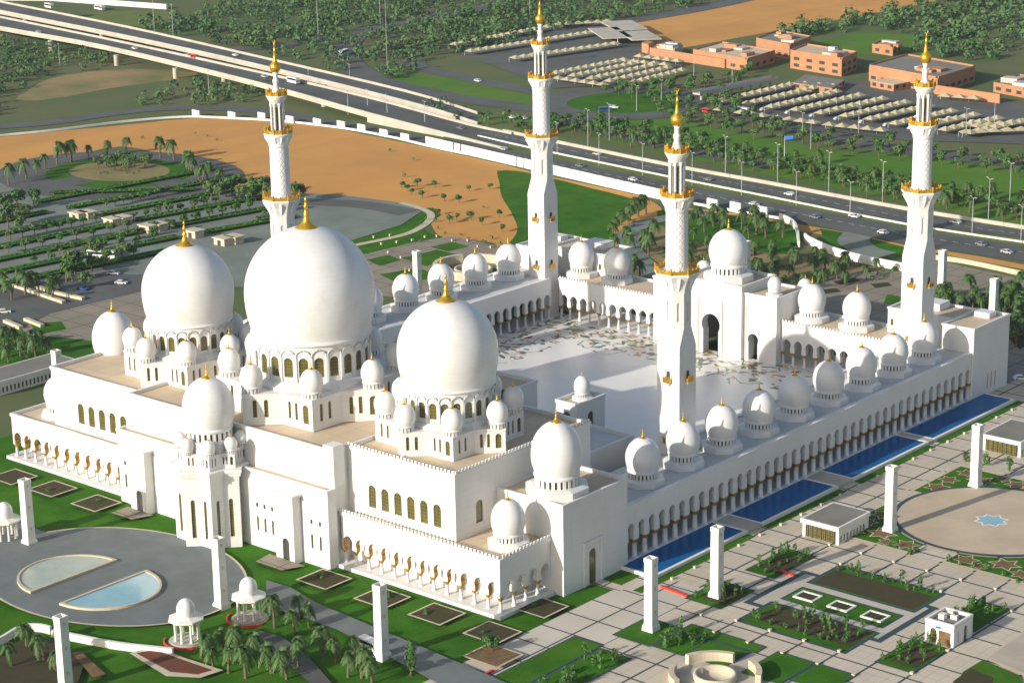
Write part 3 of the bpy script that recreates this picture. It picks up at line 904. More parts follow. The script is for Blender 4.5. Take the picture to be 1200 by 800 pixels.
gate_part('gate_wing', -23.5, -11.51, 56.0, 72, 21.2, 1.7, 6.6, 1.95, 2.6)
b = MB()
for x in (-4.6, 4.4, 12.2, -12.2): b.box(x - .18, 54.2 if abs(x) < 11 else 55.8, 0, x + .18, 54.5 if abs(x) < 11 else 56, 17.5)
b.build('brown_strip', M['trim'], GH)
small_dome(GH, 1.2, 62.0, 22.4, 6.2, 10.9)
for x in (19.5, -19.5):
    small_dome(GH, x, 60.5, 20.4, 2.1, 4.4)
    b = MB(); b.box(x - 3.6, 74, ZG, x + 3.6, 81, 15.0); b.build('rear_turret', M['white'], GH)
    small_dome(GH, x, 77.5, 15.0, 2.6, 5.2)

for sx, lb in ((1, 'plain white corner building at the far end of the pools'), (-1, 'plain white corner building behind the far left minaret')):
    CB = empty('corner_building', (sx * 78, 73, ZG), lb, 'building')
    x0, x1 = sorted((sx * 76.5, sx * 86.9))
    wn = [(9.1 + 2.2 * i, .35, .5, 5) for i in range(3)]
    block(CB, 'wing', x0, 63.2, x1, 84, ZG, 20.8, {'E': wn} if sx > 0 else {}, ph=.6)
    if sx > 0:
        for i in range(3):
            for zz in (11.5, 15.0): pane(CB, .4, zz, zz + 1.1, .4, (86.87, 72.3 + 2.2 * i, zz), pi / 2, 'dark', 'small_window')
    x2, x3 = sorted((sx * 54, sx * 76.45))
    block(CB, 'wing', x2, 70, x3, 84, ZG, 20.6, {'S': [(1.5 if sx > 0 else 20, .5, 15, 16.6), (1.5 if sx > 0 else 20, .5, 15.01, 16.61)][:1]}, ph=.6)
    b = MB(); b.box(min(sx * 79, sx * 84), 77, 20.25, max(sx * 79, sx * 84), 81, 21.8); b.build('roof_plant', M['white'], CB)
    b = MB(); b.box(min(sx * 60, sx * 68), 76, 20.05, max(sx * 60, sx * 68), 82, 22.2); b.build('roof_plant', M['white'], CB)

# ------------------------------------------------------------------ minarets
def rail(b, n, R, z, a0):
    """pierced gilded railing panels with corner posts"""
    for i in range(n):
        a, c = a0 + 2 * pi * i / n, a0 + 2 * pi * (i + 1) / n
        p, q = (R * cos(a), R * sin(a)), (R * cos(c), R * sin(c))
        b.wall([p, q], .12, z, z + .9)
        for t in (.17, .5, .83):
            x, y = p[0] + (q[0] - p[0]) * t, p[1] + (q[1] - p[1]) * t; b.box(x - .16, y - .16, z + .9, x + .16, y + .16, z + 1.25)
        b.box(p[0] - .2, p[1] - .2, z, p[0] + .2, p[1] + .2, z + 1.7)


def make_minaret(label):
    T = empty('minaret', (0, 0, 0), label, 'minaret', 'four minarets round the court')
    hs = 3.45
    b = MB(); b.box(-hs, -hs, 0, hs, hs, 41.5)
    oc = [(3.75 * cos(pi / 8 + i * pi / 4), 3.75 * sin(pi / 8 + i * pi / 4)) for i in range(8)]
    c = 1.55   # square narrowing into the octagon
    lo = [(hs, -c * .2), (hs, c * .2)]
    sq = [(hs, -hs + .02), (hs, hs - .02), (hs - .02, hs), (-hs + .02, hs), (-hs, hs - .02), (-hs, -hs + .02), (-hs + .02, -hs), (hs - .02, -hs)]
    top = [(hs, -c), (hs, c), (c, hs), (-c, hs), (-hs, c), (-hs, -c), (-c, -hs), (c, -hs)]
    vs = [(x, y, 41.5) for x, y in sq] + [(x * .98, y * .98, 46.5) for x, y in top]
    b.add(vs, [(i, (i + 1) % 8, 8 + (i + 1) % 8, 8 + i) for i in range(8)])
    b.build('square_shaft', M['white'], T, (0, 0, 0))
    b = MB(); n8 = [(x * .98, y * .98) for x, y in top]
    for i in range(8):
        p, q = n8[i], n8[(i + 1) % 8]; L = hypot(q[0] - p[0], q[1] - p[1]); fm = plane_map(p[0], p[1], (q[0] - p[0]) / L, (q[1] - p[1]) / L)
        hw = .55 if i % 2 == 0 else .42
        skin(b, [(0, L, (hw, 48.2, 52.6, hw))], 46.5, 56.4, .35, fm)
        b.quad(fm(L / 2 - 1.2, 48, .33), fm(L / 2 + 1.2, 48, .33), fm(L / 2 + 1.2, 54, .33), fm(L / 2 - 1.2, 54, .33))
        m0 = plane_map(p[0], p[1], (q[0] - p[0]) / L, (q[1] - p[1]) / L)
        a = m0(L * .2, 47.0, -.1); d = m0(L * .8, 47.0, .05); 
    b.lathe([(3.66, 55.2), (3.9, 56.4), (4.6, 58.2), (5.5, 59.6), (5.75, 60.0), (5.75, 60.5), (2.7, 60.5)], 8, 0, 0, False, pi / 8, cap=False)
    for i in range(8):       # little pointed squinches below the gallery
        a = i * pi / 4
        b.tube((3.5 * cos(a), 3.5 * sin(a), 56.2), (5.0 * cos(a), 5.0 * sin(a), 59.5), .2, .5, 6)
    b.build('octagonal_shaft', M['white'], T, (0, 0, 0))
    b = MB(); rail(b, 8, 5.5, 60.5, pi / 8); b.build('gallery_railing', M['gold'], T, (0, 0, 0))
    b = MB(); b.lathe([(2.95, 60.5), (2.95, 61.3), (2.8, 61.6), (2.75, 75.5)], 40, 0, 0, cap=False)
    b.build('round_shaft', M['carved'], T, (0, 0, 0))
    b = MB(); b.lathe([(2.78, 75.5), (2.95, 75.8), (2.95, 76.2), (3.1, 77.0), (3.9, 78.6), (4.15, 79.0), (4.15, 79.5), (1.4, 79.5)], 32, 0, 0, cap=False)
    for i in range(12):
        a = i * pi / 6; b.tube((2.85 * cos(a), 2.85 * sin(a), 76.4), (3.9 * cos(a), 3.9 * sin(a), 78.7), .12, .34, 6)
    b.build('upper_gallery', M['white'], T, (0, 0, 0))
    b = MB(); rail(b, 12, 3.95, 79.5, 0); b.build('gallery_railing', M['gold'], T, (0, 0, 0))
    b = MB(); b.lathe([(1.45, 79.5), (1.45, 87.6), (1.6, 87.8), (2.1, 88.3), (3.0, 90.0), (3.05, 90.3), (1.2, 90.3)], 24, 0, 0, cap=False)
    for i in range(8):
        a = i * pi / 4 + pi / 8; x, y = 1.85 * cos(a), 1.85 * sin(a)
        b.lathe([(.36, 79.5), (.36, 80), (.28, 80.2), (.28, 87.0), (.42, 87.6), (.42, 88.1)], 8, x, y)
    b.build('lantern', M['white'], T, (0, 0, 0))
    b = MB(); b.lathe([(1.47, 80.2), (1.47, 87.0)], 16, 0, 0, cap=False); b.build('lantern_glazing', M['glass'], T, (0, 0, 0))
    b = MB(); rail(b, 10, 2.85, 90.3, 0); b.build('gallery_railing', M['gold'], T, (0, 0, 0))
    b = MB(); b.lathe([(1.5, 90.3), (1.45, 91.2), (.9, 92.2), (.75, 93.2), (.95, 94.2), (.95, 94.6), (.6, 94.9), (.65, 96.0), (.9, 96.8)], 20, 0, 0); b.build('neck', M['white'], T, (0, 0, 0))
    b = MB(); b.lathe([(.5, 96.6), (1.0, 96.9), (1.5, 97.6), (1.62, 98.3), (1.45, 99.0), (.85, 99.6), (.62, 100), (.5, 100.4), (.42, 101.5), (.28, 102.6), (.34, 102.8), (.34, 103.1), (.18, 103.4), (.15, 104.4), (.24, 104.6), (.1, 104.9), (.08, 105.2)], 20, 0, 0)
    for i in range(9):       # crescent
        a, c = -pi / 2 + (-.80 + .2 * i) * pi * .98, -pi / 2 + (-.60 + .2 * i) * pi * .98
        if i < 8: b.tube((.45 * cos(a), 0, 105.6 + .45 * sin(a)), (.45 * cos(c), 0, 105.6 + .45 * sin(c)), .1, .1, 6)
    b.build('finial', M['gold'], T, (0, 0, 0))
    for z in (16.5, 32.5):
        for k in range(4):
            a = k * pi / 2; ca, sa = cos(a), sin(a)
            t = lambda u, v, zz: (u * ca - v * sa, u * sa + v * ca, zz)
            q = MB(); w2 = .95
            q.add([t(hs, -w2, z), t(hs + .95, -w2, z), t(hs + .95, w2, z), t(hs, w2, z), t(hs, -.2, z - 1.3), t(hs, .2, z - 1.3)],
                  [(3, 2, 1, 0)[::-1], (0, 4, 1), (2, 5, 3), (1, 4, 5, 2), (0, 3, 5, 4)])
            bo = q.build('balcony', M['white'], T, t(hs, 0, z))
            q = MB()
            for v0, v1, hh in ((-1.05, -.8, 1.7), (-.45, -.2, 1.6), (.2, .45, 1.6), (.8, 1.05, 1.7), (-1.05, 1.05, .95)):
                c4 = [t(hs + .85, v0, 0)[:2], t(hs + 1.0, v0, 0)[:2], t(hs + 1.0, v1, 0)[:2], t(hs + .85, v1, 0)[:2]]; q.prism(c4, z, z + hh)
            for v0 in (-1.05, .9):
                c4 = [t(hs + .01, v0, 0)[:2], t(hs + .84, v0, 0)[:2], t(hs + .84, v0 + .15, 0)[:2], t(hs + .01, v0 + .15, 0)[:2]]; q.prism(c4, z, z + 1.0)
            q.build('balcony_rail', M['gold'], bo)
            pane(T, .55, z + .1, z + 2.3, .55, t(hs + .06, 0, z + .1), a + pi / 2, 'dark', 'balcony_door')
    return T


MN = make_minaret('near white minaret rising above the pool side arcade, in front of the court')
for (x, y), lb in (((-70.9, -58.2), 'minaret half hidden behind the central dome'), ((-70.9, 58.2), 'minaret in the far left corner of the court, beside the green field'),
                   ((70.9, 58.2), 'minaret at the far right, beside the last pool')):
    inst(MN, (x, y, 0), label=lb)
MN.location = (70.9, -58.2, 0)

b = MB(); b.sheet([(-66, -62), (66, -62), (66, 57.6), (-66, 57.6)], 0); struct(b.build('court_floor', M['court'], None, (0, 0, 0)))

# ================================================================== the ground and what is laid on it
_layer = [0]
def lay(name, m, poly, step=None, z=None):
    if z is None:
        _layer[0] += 1; z = ZG + .006 * _layer[0]
    b = MB(); b.sheet(poly, z); return struct(b.build(name, M[m], None, (0, 0, 0)))


def soft(px):
    rnd = random.Random(len(px)); q = smooth_line(px + [px[0]], 6)[:-1]
    return G([(x + rnd.uniform(-.8, .8), y + rnd.uniform(-.35, .35)) for x, y in q])


def lay_many(name, m, polys):
    _layer[0] += 1; b = MB()
    for p in polys: b.sheet(p, ZG + .006 * _layer[0])
    return struct(b.build(name, M[m], None, (0, 0, 0)))


def road(name, m, px, width, k=5, line=True):
    _layer[0] += 1; b = MB(); L = smooth_line(G(px), k); b.strip(L, width, ZG + .006 * _layer[0])
    o = struct(b.build(name, M[m], None, (0, 0, 0)))
    return L


def rect(x0, y0, x1, y1): return [(x0, y0), (x1, y0), (x1, y1), (x0, y1)]
def disc(cx, cy, rx, ry=None, n=64, a0=0, a1=2 * pi):
    ry = ry or rx
    return [(cx + rx * cos(a0 + (a1 - a0) * i / n), cy + ry * sin(a0 + (a1 - a0) * i / n)) for i in range(n if a1 - a0 > 6.28 else n + 1)]


b = MB(); b.sheet([(-6000, -2500), (3000, -2500), (3000, 6000), (-6000, 6000)], ZG); struct(b.build('ground', M['scrub'], None, (0, 0, 0)))

# --- far background
lay('sand_field', 'sand', soft([(-60, 170), (0, 161), (150, 146), (232, 139), (330, 142), (420, 156), (560, 186), (640, 206), (760, 234), (762, 262), (640, 290), (600, 300), (575, 284), (520, 278), (505, 262), (495, 246), (430, 240), (300, 226), (210, 190), (150, 172), (90, 182), (50, 200), (-60, 225)]))
lay('sand_field', 'sand', soft([(735, 28), (810, 14), (905, -6), (1095, -6), (1075, 6), (1000, 20), (900, 38), (800, 56), (762, 57), (748, 46)]))
lay('dirt_field', 'dirt', soft([(30, 108), (60, 92), (130, 82), (215, 83), (225, 90), (140, 102), (60, 116), (20, 117)]))
lay('dirt_strip', 'sand', G([(800, 243), (860, 250), (930, 262), (990, 272), (990, 279), (930, 270), (862, 258), (800, 251)]))
lay('dirt_strip', 'sand', G([(1005, 275), (1060, 287), (1130, 297), (1210, 312), (1210, 318), (1130, 305), (1060, 294), (1000, 280)]))
lay('dry_verge', 'drygrass', soft([(100, 14), (195, 14), (190, 28), (150, 30), (110, 24)]))
lay('dry_verge', 'drygrass', G([(430, 110), (600, 147), (800, 197), (1060, 246), (1210, 271), (1210, 310), (1060, 287), (900, 252), (735, 216), (560, 172), (430, 130)]))
lay('field', 'field', soft([(448, 90), (470, 85), (560, 97), (640, 113), (690, 125), (640, 128), (560, 121), (480, 107)]))
lay('field', 'field', soft([(690, 140), (720, 130), (760, 133), (850, 152), (1000, 178), (1210, 196), (1210, 262), (1060, 236), (900, 205), (760, 175), (690, 158)]))
lay('field', 'field', soft([(470, 128), (600, 137), (660, 148), (740, 165), (740, 178), (600, 148), (480, 122)]))
lay('field', 'field', soft([(940, 52), (1010, 40), (1080, 44), (1060, 62), (1000, 64)]))
lay('lawn', 'grass', soft([(583, 200), (625, 204), (745, 234), (757, 242), (735, 257), (718, 275), (720, 300), (740, 330), (760, 350), (640, 330), (590, 300), (607, 268), (588, 230)]))
lay('lawn', 'grass', soft([(770, 247), (808, 246), (880, 256), (930, 266), (937, 290), (900, 302), (840, 292), (780, 280)]))
lay('lawn', 'grass', G([(961, 268), (990, 273), (1000, 292), (1040, 298), (1055, 318), (1010, 308), (972, 298)]))
lay('lawn', 'grass', G([(1011, 277), (1060, 290), (1210, 318), (1210, 326), (1095, 303), (1045, 300), (1018, 287)]))
lay('lawn', 'grass', soft([(400, 285), (470, 264), (500, 244), (516, 252), (500, 272), (600, 300), (640, 330), (500, 345), (380, 330)]))
lay('garden_soil', 'dirt', G([(770, 262), (800, 280), (850, 292), (940, 300), (980, 308), (1055, 322), (1050, 335), (930, 345), (800, 330), (760, 300)]))
lay('pavement', 'paving2', G([(420, 300), (490, 283), (530, 277), (600, 292), (640, 330), (560, 360), (430, 345)]))
lay('pavement', 'paving2', G([(925, 345), (990, 320), (1060, 318), (1100, 306), (1210, 330), (1210, 480), (1060, 400), (950, 380)]))
lay('lawn', 'grass', G([(1040, 345), (1080, 352), (1075, 362), (1035, 356)]))
for q in ([(975, 330), (1000, 326), (1010, 329), (985, 334)], [(1020, 333), (1040, 331), (1046, 335), (1026, 338)], [(960, 340), (980, 338), (986, 342), (966, 345)]): lay('planting_bed', 'soil', G(q))
lay('planting_bed', 'soil', G([(1090, 352), (1130, 348), (1140, 362), (1100, 372)]))
lay('planting_bed', 'soil', G([(1135, 345), (1210, 340), (1210, 400), (1195, 410), (1170, 385), (1140, 368)]))
for q in ([(470, 303), (512, 293), (540, 300), (500, 312)], [(445, 322), (490, 314), (515, 324), (470, 334)], [(530, 322), (570, 312), (600, 322), (565, 335)], [(505, 290), (530, 284), (550, 289), (525, 295)], [(430, 305), (455, 299), (470, 305), (445, 312)]): lay('lawn', 'grass', G(q))
# car park on the left
lay('car_park', 'asphalt2', G([(-60, 222), (60, 200), (130, 198), (210, 205), (260, 222), (400, 229), (470, 238), (494, 248), (470, 264), (400, 286), (330, 335), (180, 340), (-60, 380)]))
lay('car_park', 'asphalt', G([(-60, 340), (60, 322), (180, 322), (215, 330), (160, 345), (60, 375), (-60, 400)]))
lay('pavement', 'paving2', G([(25, 385), (60, 368), (165, 342), (260, 345), (260, 420), (110, 440), (40, 402)]))
lay('lawn', 'grass', G([(35, 380), (72, 377), (78, 386), (45, 393)])); lay('lawn', 'grass', G([(-60, 392), (30, 392), (110, 400), (110, 430), (50, 432), (-60, 418)]))
road('path', 'kerb', [(405, 290), (440, 283), (478, 274), (500, 262), (505, 252), (494, 245), (470, 238)], 3.2)
L = disc(*g(140, 204), 47, 40); lay('road', 'asphalt', disc(*g(140, 205), 62, 48)); lay('lawn', 'grass', disc(*g(140, 203), 36, 30)); lay('planting_bed', 'dirt', disc(*g(140, 201), 25, 20))
# roads
road('road', 'asphalt', [(-60, 240), (20, 228), (70, 216), (100, 210)], 16)
road('road', 'asphalt', [(180, 210), (240, 222), (330, 235), (420, 240), (480, 250)], 12)
road('road', 'asphalt', [(-60, 155), (0, 149), (60, 144), (150, 131), (220, 127), (300, 130), (370, 141), (430, 151), (500, 166), (560, 178)], 13)
road('road', 'asphalt', [(600, 0), (560, 12), (480, 24), (425, 38), (405, 55), (410, 75), (440, 93), (500, 108), (560, 119), (640, 129), (700, 130), (760, 127)], 17)
road('road', 'asphalt', [(420, 45), (370, 45), (330, 55), (280, 58), (200, 62)], 12)
road('road', 'asphalt', [(485, 72), (490, 78), (520, 86), (600, 103), (680, 118), (740, 124)], 13)
road('road', 'asphalt', [(600, 45), (680, 33), (740, 24), (830, 8), (900, -8)], 20)
road('road', 'asphalt', [(740, 124), (800, 120), (860, 135), (1000, 165), (1100, 182), (1210, 196)], 14)
road('road', 'asphalt', [(700, 130), (676, 137), (680, 146), (720, 158), (780, 172), (850, 186), (900, 195)], 11)
lay('road', 'asphalt', disc(*g(733, 121), 48)); lay('lawn', 'grass', disc(*g(733, 121), 30))
road('road', 'asphalt2', [(1010, 272), (1000, 283), (1015, 294), (1040, 300)], 12)
road('road', 'asphalt2', [(830, 250), (790, 255), (755, 262), (738, 275), (737, 290), (755, 310), (790, 335)], 9)
lay('car_park', 'asphalt', G([(530, 60), (640, 30), (740, 36), (760, 60), (800, 72), (800, 80), (720, 100), (650, 104), (610, 90)]))
lay('car_park', 'asphalt', G([(830, 125), (900, 100), (1000, 95), (1130, 105), (1210, 128), (1210, 170), (1060, 165), (900, 145)]))
# highway surfaces
lay('highway', 'asphalt', G([(560, 150), (600, 158), (785, 197), (900, 218), (1060, 248), (1210, 273), (1210, 281), (1060, 262), (900, 228), (785, 205), (650, 179), (600, 168), (560, 159)]))
lay('highway', 'asphalt', G([(520, 155), (600, 177), (650, 187), (785, 214), (900, 237), (1060, 267), (1210, 291), (1210, 309), (1060, 287), (970, 268), (900, 252), (800, 235), (735, 216), (640, 193), (520, 163)]))
_layer[0] += 1
b = MB(); zl = ZG + .006 * _layer[0]
for a in ([(560, 155), (600, 163), (785, 201), (900, 223), (1060, 255), (1210, 277)], [(600, 182), (735, 210), (900, 244), (1060, 275), (1210, 298)]):
    L = smooth_line(G(a), 24)
    for i in range(0, len(L) - 1, 2): b.strip([L[i], L[i + 1]], .3, zl)
struct(b.build('road_marking', M['line'], None, (0, 0, 0)))
_layer[0] += 2


def wallthing(name, mt, px, th, h, label, cat='wall', zs=None, z=None, k=4):
    b = MB(); b.wall(smooth_line(G(px), k), th, ZG - .2, ZG + h); return tag(b.build(name, M[mt]), label, cat)
wallthing('crash_barrier', 'concrete', [(590, 155), (785, 195), (900, 216), (1060, 246), (1210, 270)], .9, 1.5, 'long beige concrete barrier along the far side of the highway', 'barrier')
wallthing('median_kerb', 'wallwhite', [(560, 160), (600, 169), (650, 180), (785, 208), (900, 231), (1060, 263), (1210, 286)], .6, .7, 'thin white kerb along the grass median of the highway', 'kerb')
wallthing('garden_wall', 'wallwhite', [(943, 282), (950, 287), (975, 298), (1010, 308), (1060, 318)], .8, 3.0, 'white curving wall in front of the lawn near the slip road', 'wall')
wallthing('garden_wall', 'kerb', [(1085, 303), (1130, 309), (1210, 326)], .8, 1.8, 'beige wall between the lawn and the paving at the right edge', 'wall')
wallthing('retaining_wall', 'wallwhite', [(914, 257), (928, 264), (934, 274), (936, 290)], .8, 2.5, 'short white wall turning the corner at the end of the perimeter fence', 'wall')

# perimeter wall with its white panels
PW = empty('perimeter_wall', (*g(500, 168), ZG), 'long low white perimeter wall with square panels between sand field and highway', 'wall')
L = smooth_line(G([(-40, 166), (0, 160), (60, 154), (150, 143), (215, 138), (260, 139), (330, 143), (400, 151), (460, 162), (520, 176), (640, 200), (780, 233), (860, 248), (914, 257)]), 8)
b = MB(); b.wall(L, .5, ZG - .2, ZG + 1.0); b.build('base_wall', M['wallwhite'], PW)
spots = [(230, 137), (272, 139), (307, 140), (340, 144), (372, 147), (400, 150), (424, 154), (450, 160), (475, 165)] + [(505 + 10.5 * i, 171.5 + 2.42 * i) for i in range(26)] + [(800, 240), (835, 245), (862, 249), (893, 254)]
for i, (px, py) in enumerate(spots):
    x, y = g(px, py); x2, y2 = g(px + 1, py + (.2 if px < 500 else .23)); l = hypot(x2 - x, y2 - y); ux, uy = (x2 - x) / l, (y2 - y) / l
    w2 = 3.0 if px < 500 or px > 780 else 3.55
    if i % 7 == 5 and 500 < px < 780: w2 *= .6
    b = MB(); b.wall([(x - ux * w2, y - uy * w2), (x + ux * w2, y + uy * w2)], .7, ZG, ZG + (3.4 if px < 500 else 4.2)); b.build('panel', M['wallwhite'], PW)

# --- elevated highway
def deck(name, top, bot, zs, label, solid_from=None, piers=()):
    D = empty(name, (*g(*top[1], zs[1]), ZG), label, 'overpass')
    A = smooth_line([(*g(p[0], p[1], ZG + z), z) for p, z in zip(top, zs)], 4)
    B = smooth_line([(*g(p[0], p[1], ZG + z), z) for p, z in zip(bot, zs)], 4)
    b = MB(); u = MB()
    for i in range(len(A) - 1):
        a, c, d, e = A[i], A[i + 1], B[i + 1], B[i]
        b.quad((e[0], e[1], ZG + e[2] + .05), (d[0], d[1], ZG + d[2] + .05), (c[0], c[1], ZG + c[2] + .05), (a[0], a[1], ZG + a[2] + .05))
        for P, Q in ((a, c), (d, e)):
            lo = (-1.6 if P[2] > 1.7 and (solid_from is None or i < solid_from) else -P[2] - .1)
            lo2 = (-1.6 if P[2] > 1.7 and (solid_from is None or i < solid_from) else -Q[2] - .1)
            u.quad((P[0], P[1], ZG + P[2] + lo), (Q[0], Q[1], ZG + Q[2] + lo2), (Q[0], Q[1], ZG + Q[2]), (P[0], P[1], ZG + P[2]))
        u.quad((a[0], a[1], ZG + max(a[2] - 1.6, -.1)), (c[0], c[1], ZG + max(c[2] - 1.6, -.1)), (d[0], d[1], ZG + max(d[2] - 1.6, -.1)), (e[0], e[1], ZG + max(e[2] - 1.6, -.1)))
    b.build('carriageway', M['asphalt'], D); u.build('girder', M['concrete'], D)
    for X in (A, B):
        q = MB(); q.wall([p[:2] for p in X], .7, ZG - .02, ZG + 1.3, [p[2] for p in X]); q.build('parapet', M['concrete'], D)
    for px, py, z in piers:
        x, y = g(px, py); q = MB()
        q.prism(disc(x, y, 1.5, n=12), ZG - .5, ZG + z); q.build('pier', M['concrete'], D)
    return D
deck('overpass', [(-60, 9), (0, 21), (150, 52), (300, 85), (430, 115), (545, 146), (600, 158)], [(-60, 20), (0, 33), (125, 56), (300, 98), (430, 134), (545, 164), (592, 176)], [8, 8, 7.5, 6.5, 4.0, .6, .06],
     'near elevated carriageway of the highway coming down to the ground beside the white panels', 16, [(60, 60, 6.6), (137, 77, 6.2), (206, 92, 5.8), (263, 100, 5), (380, 125, 3.6)])
deck('overpass', [(-60, -10), (0, 3), (150, 33), (300, 67), (475, 108), (560, 134)], [(-60, 2), (0, 14), (150, 44), (300, 77), (478, 121), (560, 146)], [8, 8, 7.5, 6.5, 3.0, .06],
     'far elevated carriageway of the highway behind the red car', None, [(30, 35, 6.6), (120, 52, 6.2), (220, 75, 5.8), (380, 108, 4)])
tag(MB().wall(G([(-60, 0), (60, 1), (196, 11)]), 2.0, ZG, ZG + 3.4).build('wall', M['wallwhite']), 'long white wall at the top left corner beyond the highway', 'wall')

# --- garden round the hall
lay('lawn', 'grass', [(-112, -172), (103, -172), (93, -120), (93, -95), (-112, -95)])
lay('lawn', 'grass', rect(-112, -260, 112, -171.9))
lay('lawn', 'grass', rect(-112, -95.1, -87, 90))
lay('pavement', 'paving2', rect(-175, -95, -112, 60)) if False else None
M['paving'] = paving_mat('garden_paving_grid', 9.0, (.62, .54, .42), (.52, .45, .35), (.045, .065, .07), 0.55, 3.0, (4.5, -.5))
M['plazac0'] = mat('slip_stone', (.50, .43, .34), .8, var=.2, scale=.1)
M['walkway'] = paving_mat('walkway_paving', 9.0, (.62, .56, .47), (.53, .48, .39), (.045, .065, .07), 0.5, 0, (1.5, -1.5))
lay('pavement', 'paving', [(86.5, -118), (103, -118), (103, -230), (300, -230), (300, 120), (86.5, 120)])
lay('pavement', 'walkway', [(86.8, -121), (86.8, -112), (93, -112), (93, -240), (111, -240), (111, -99), (93, -99), (93, -121)][3:6] + [(95, -99), (95, -112), (93, -112)])
lay('lawn', 'grass', rect(87.2, -109, 93, -101.5))
lay('lawn', 'grass', rect(87.2, -121, 93, -112.5))
# pools
ZW = -.45
pools = [(-101, -64.3), (-57, -23.6), (-15.3, 21.8), (25.6, 70.2)]
b = MB()
for y0, y1 in pools:
    xa = 86.65 if y0 < 20 else 87.15
    b.box(96.2, y0 - .6, ZG, 97.0, y1 + .6, ZW + .15)
    b.box(xa, y0 - .6, ZG, 96.197, y0, ZW + .147); b.box(xa, y1, ZG, 96.197, y1 + .6, ZW + .147)
struct(b.build('pool_kerb', M['wallwhite'], None, (0, 0, 0)))
b = MB()
for y0, y1 in zip([-64.3 + .6, -23.6 + .6, 21.8 + .6], [-57 - .6, -15.3 - .6, 25.6 - .6]): b.box(86.65, y0 + .003, ZG, 97.0, y1 - .003, ZW + .1)
struct(b.build('pavement', M['concrete'], None, (0, 0, 0)))
for y0, y1 in pools: lay('water', 'pool', rect(86.65 if y0 < 20 else 87.15, y0, 96.2, y1), z=ZW)
lay_many('lawn', 'grass', [rect(97.05, a, 99.6, c) for a, c in ((-110, -64), (-57.5, -23), (-15.8, 21.8), (25.4, 72))])
# planting round the ring garden
lay('path', 'joint', rect(121, -100, 157.3, -75.3)); lay('path', 'concrete', rect(122.6, -98.4, 155.7, -76.9))
for r in ((126.5, -80.3, 153.7, -68), (126.5, -108.8, 153.7, -96.3)):
    lay('path', 'joint', rect(r[0] - .9, r[1] - .9, r[2] + .9, r[3] + .9)); lay('lawn', 'grass', rect(*r))
lay('planting_bed', 'soil', rect(126.9, -80, 153.3, -70.5)); lay('planting_bed', 'soil', rect(128.5, -106, 153.3, -96.7))
lay('path', 'joint', rect(126.4, -93.1, 153.6, -83.9)); lay('lawn', 'grass', rect(127, -92.5, 153, -84.5))
for r in ((110.5, -83.5, 118.2, -66.5), (109.6, -106, 119, -93), (162, -109, 170.5, -94), (162.5, -82, 170, -66.5), (109.5, -132.5, 119, -120.6), (119.6, -121, 139, -117.5), (103.4, -190, 110.8, -139), (112, -175, 120, -140.5), (120, -132, 127.5, -121.6), (128, -131.5, 138, -122), (143, -131, 152, -118), (153, -128, 162, -118)):
    lay('path', 'joint', rect(r[0] - .45, r[1] - .45, r[2] + .45, r[3] + .45)); lay('lawn', 'grass', rect(*r))
for r in ((112, -81, 118, -70), (112.5, -104, 118.6, -94.5), (164, -107, 170, -97)): lay('planting_bed', 'soil', rect(*r))
lay('garden_border', 'kerb', G([(1153, 774), (1200, 741), (1235, 750), (1235, 815), (1196, 793)])); lay('pavement', 'plazac0', G([(1157, 773.5), (1200, 744), (1235, 752), (1235, 810), (1197, 790)])); lay('lawn', 'grass', G([(1151, 776), (1196, 795), (1200, 812), (1120, 812), (1128, 790)])); lay('planting_bed', 'soil', G([(1118, 800), (1138, 786), (1165, 797), (1160, 812), (1110, 812)]))
# round plaza with four star gardens
lay('path', 'kerb', rect(111.3, -53, 168.7, 13.6)); lay('path', 'paving', rect(111.9, -52.4, 168.1, 13))
for sx, sy in ((-1, 1), (1, 1), (-1, -1), (1, -1)):
    cx, cy = 140, -20; X = cx + sx * 27.4; Y = cy + sy * 31.6 + (.3 if sy > 0 else 0)
    a0 = atan2(sy * 10, sx * 23.5); pts = []
    aA = atan2(sy * 6.5, sx * 24.5); aB = atan2(sy * 25, sx * 4.0)
    if aA - aB > pi: aB += 2 * pi
    if aB - aA > pi: aA += 2 * pi
    arc = [(cx + 25.2 * cos(aA + (aB - aA) * i / 20), cy + 25.2 * sin(aA + (aB - aA) * i / 20)) for i in range(21)]
    poly = [(X, arc[0][1])] + arc + [(arc[-1][0], Y), (X, Y)]
    lay('garden_border', 'kerb', poly)
    c0 = (sum(p[0] for p in poly) / len(poly), sum(p[1] for p in poly) / len(poly))
    lay('lawn', 'grass', [(c0[0] + (x - c0[0]) * .94, c0[1] + (y - c0[1]) * .94) for x, y in poly])
    for (ox, oy, s, t) in ((.62, .78, 3.6, .2), (.86, .42, 3.2, .7), (.30, .88, 3.0, .5), (.84, .88, 2.6, .1), (.88, .64, 2.7, .4), (.47, .93, 2.2, .9), (.92, .22, 2.3, .3)):
        sxp, syp = cx + sx * 27 * ox, cy + sy * 31 * oy
        if hypot(sxp - cx, syp - cy) < 26.5: continue
        for q, mt in ((1.18, 'kerb'), (1.0, 'sandbed')):
            if mt == 'sandbed' and 'sandbed' not in M: M['sandbed'] = mat('brown_bed', (.20, .12, .05), .95, var=.4, scale=.8)
            lay('planting_bed' if q == 1 else 'garden_border', mt, [(sxp + s * q * (1 if i % 2 == 0 else .55) * cos(t + i * pi / 6), syp + s * q * (1 if i % 2 == 0 else .55) * sin(t + i * pi / 6)) for i in range(12)])
lay('path', 'joint', disc(140, -20, 24.6)); lay('plaza', 'plazac' if 'plazac' in M else 'concrete', disc(140, -20, 23.6)) if False else None
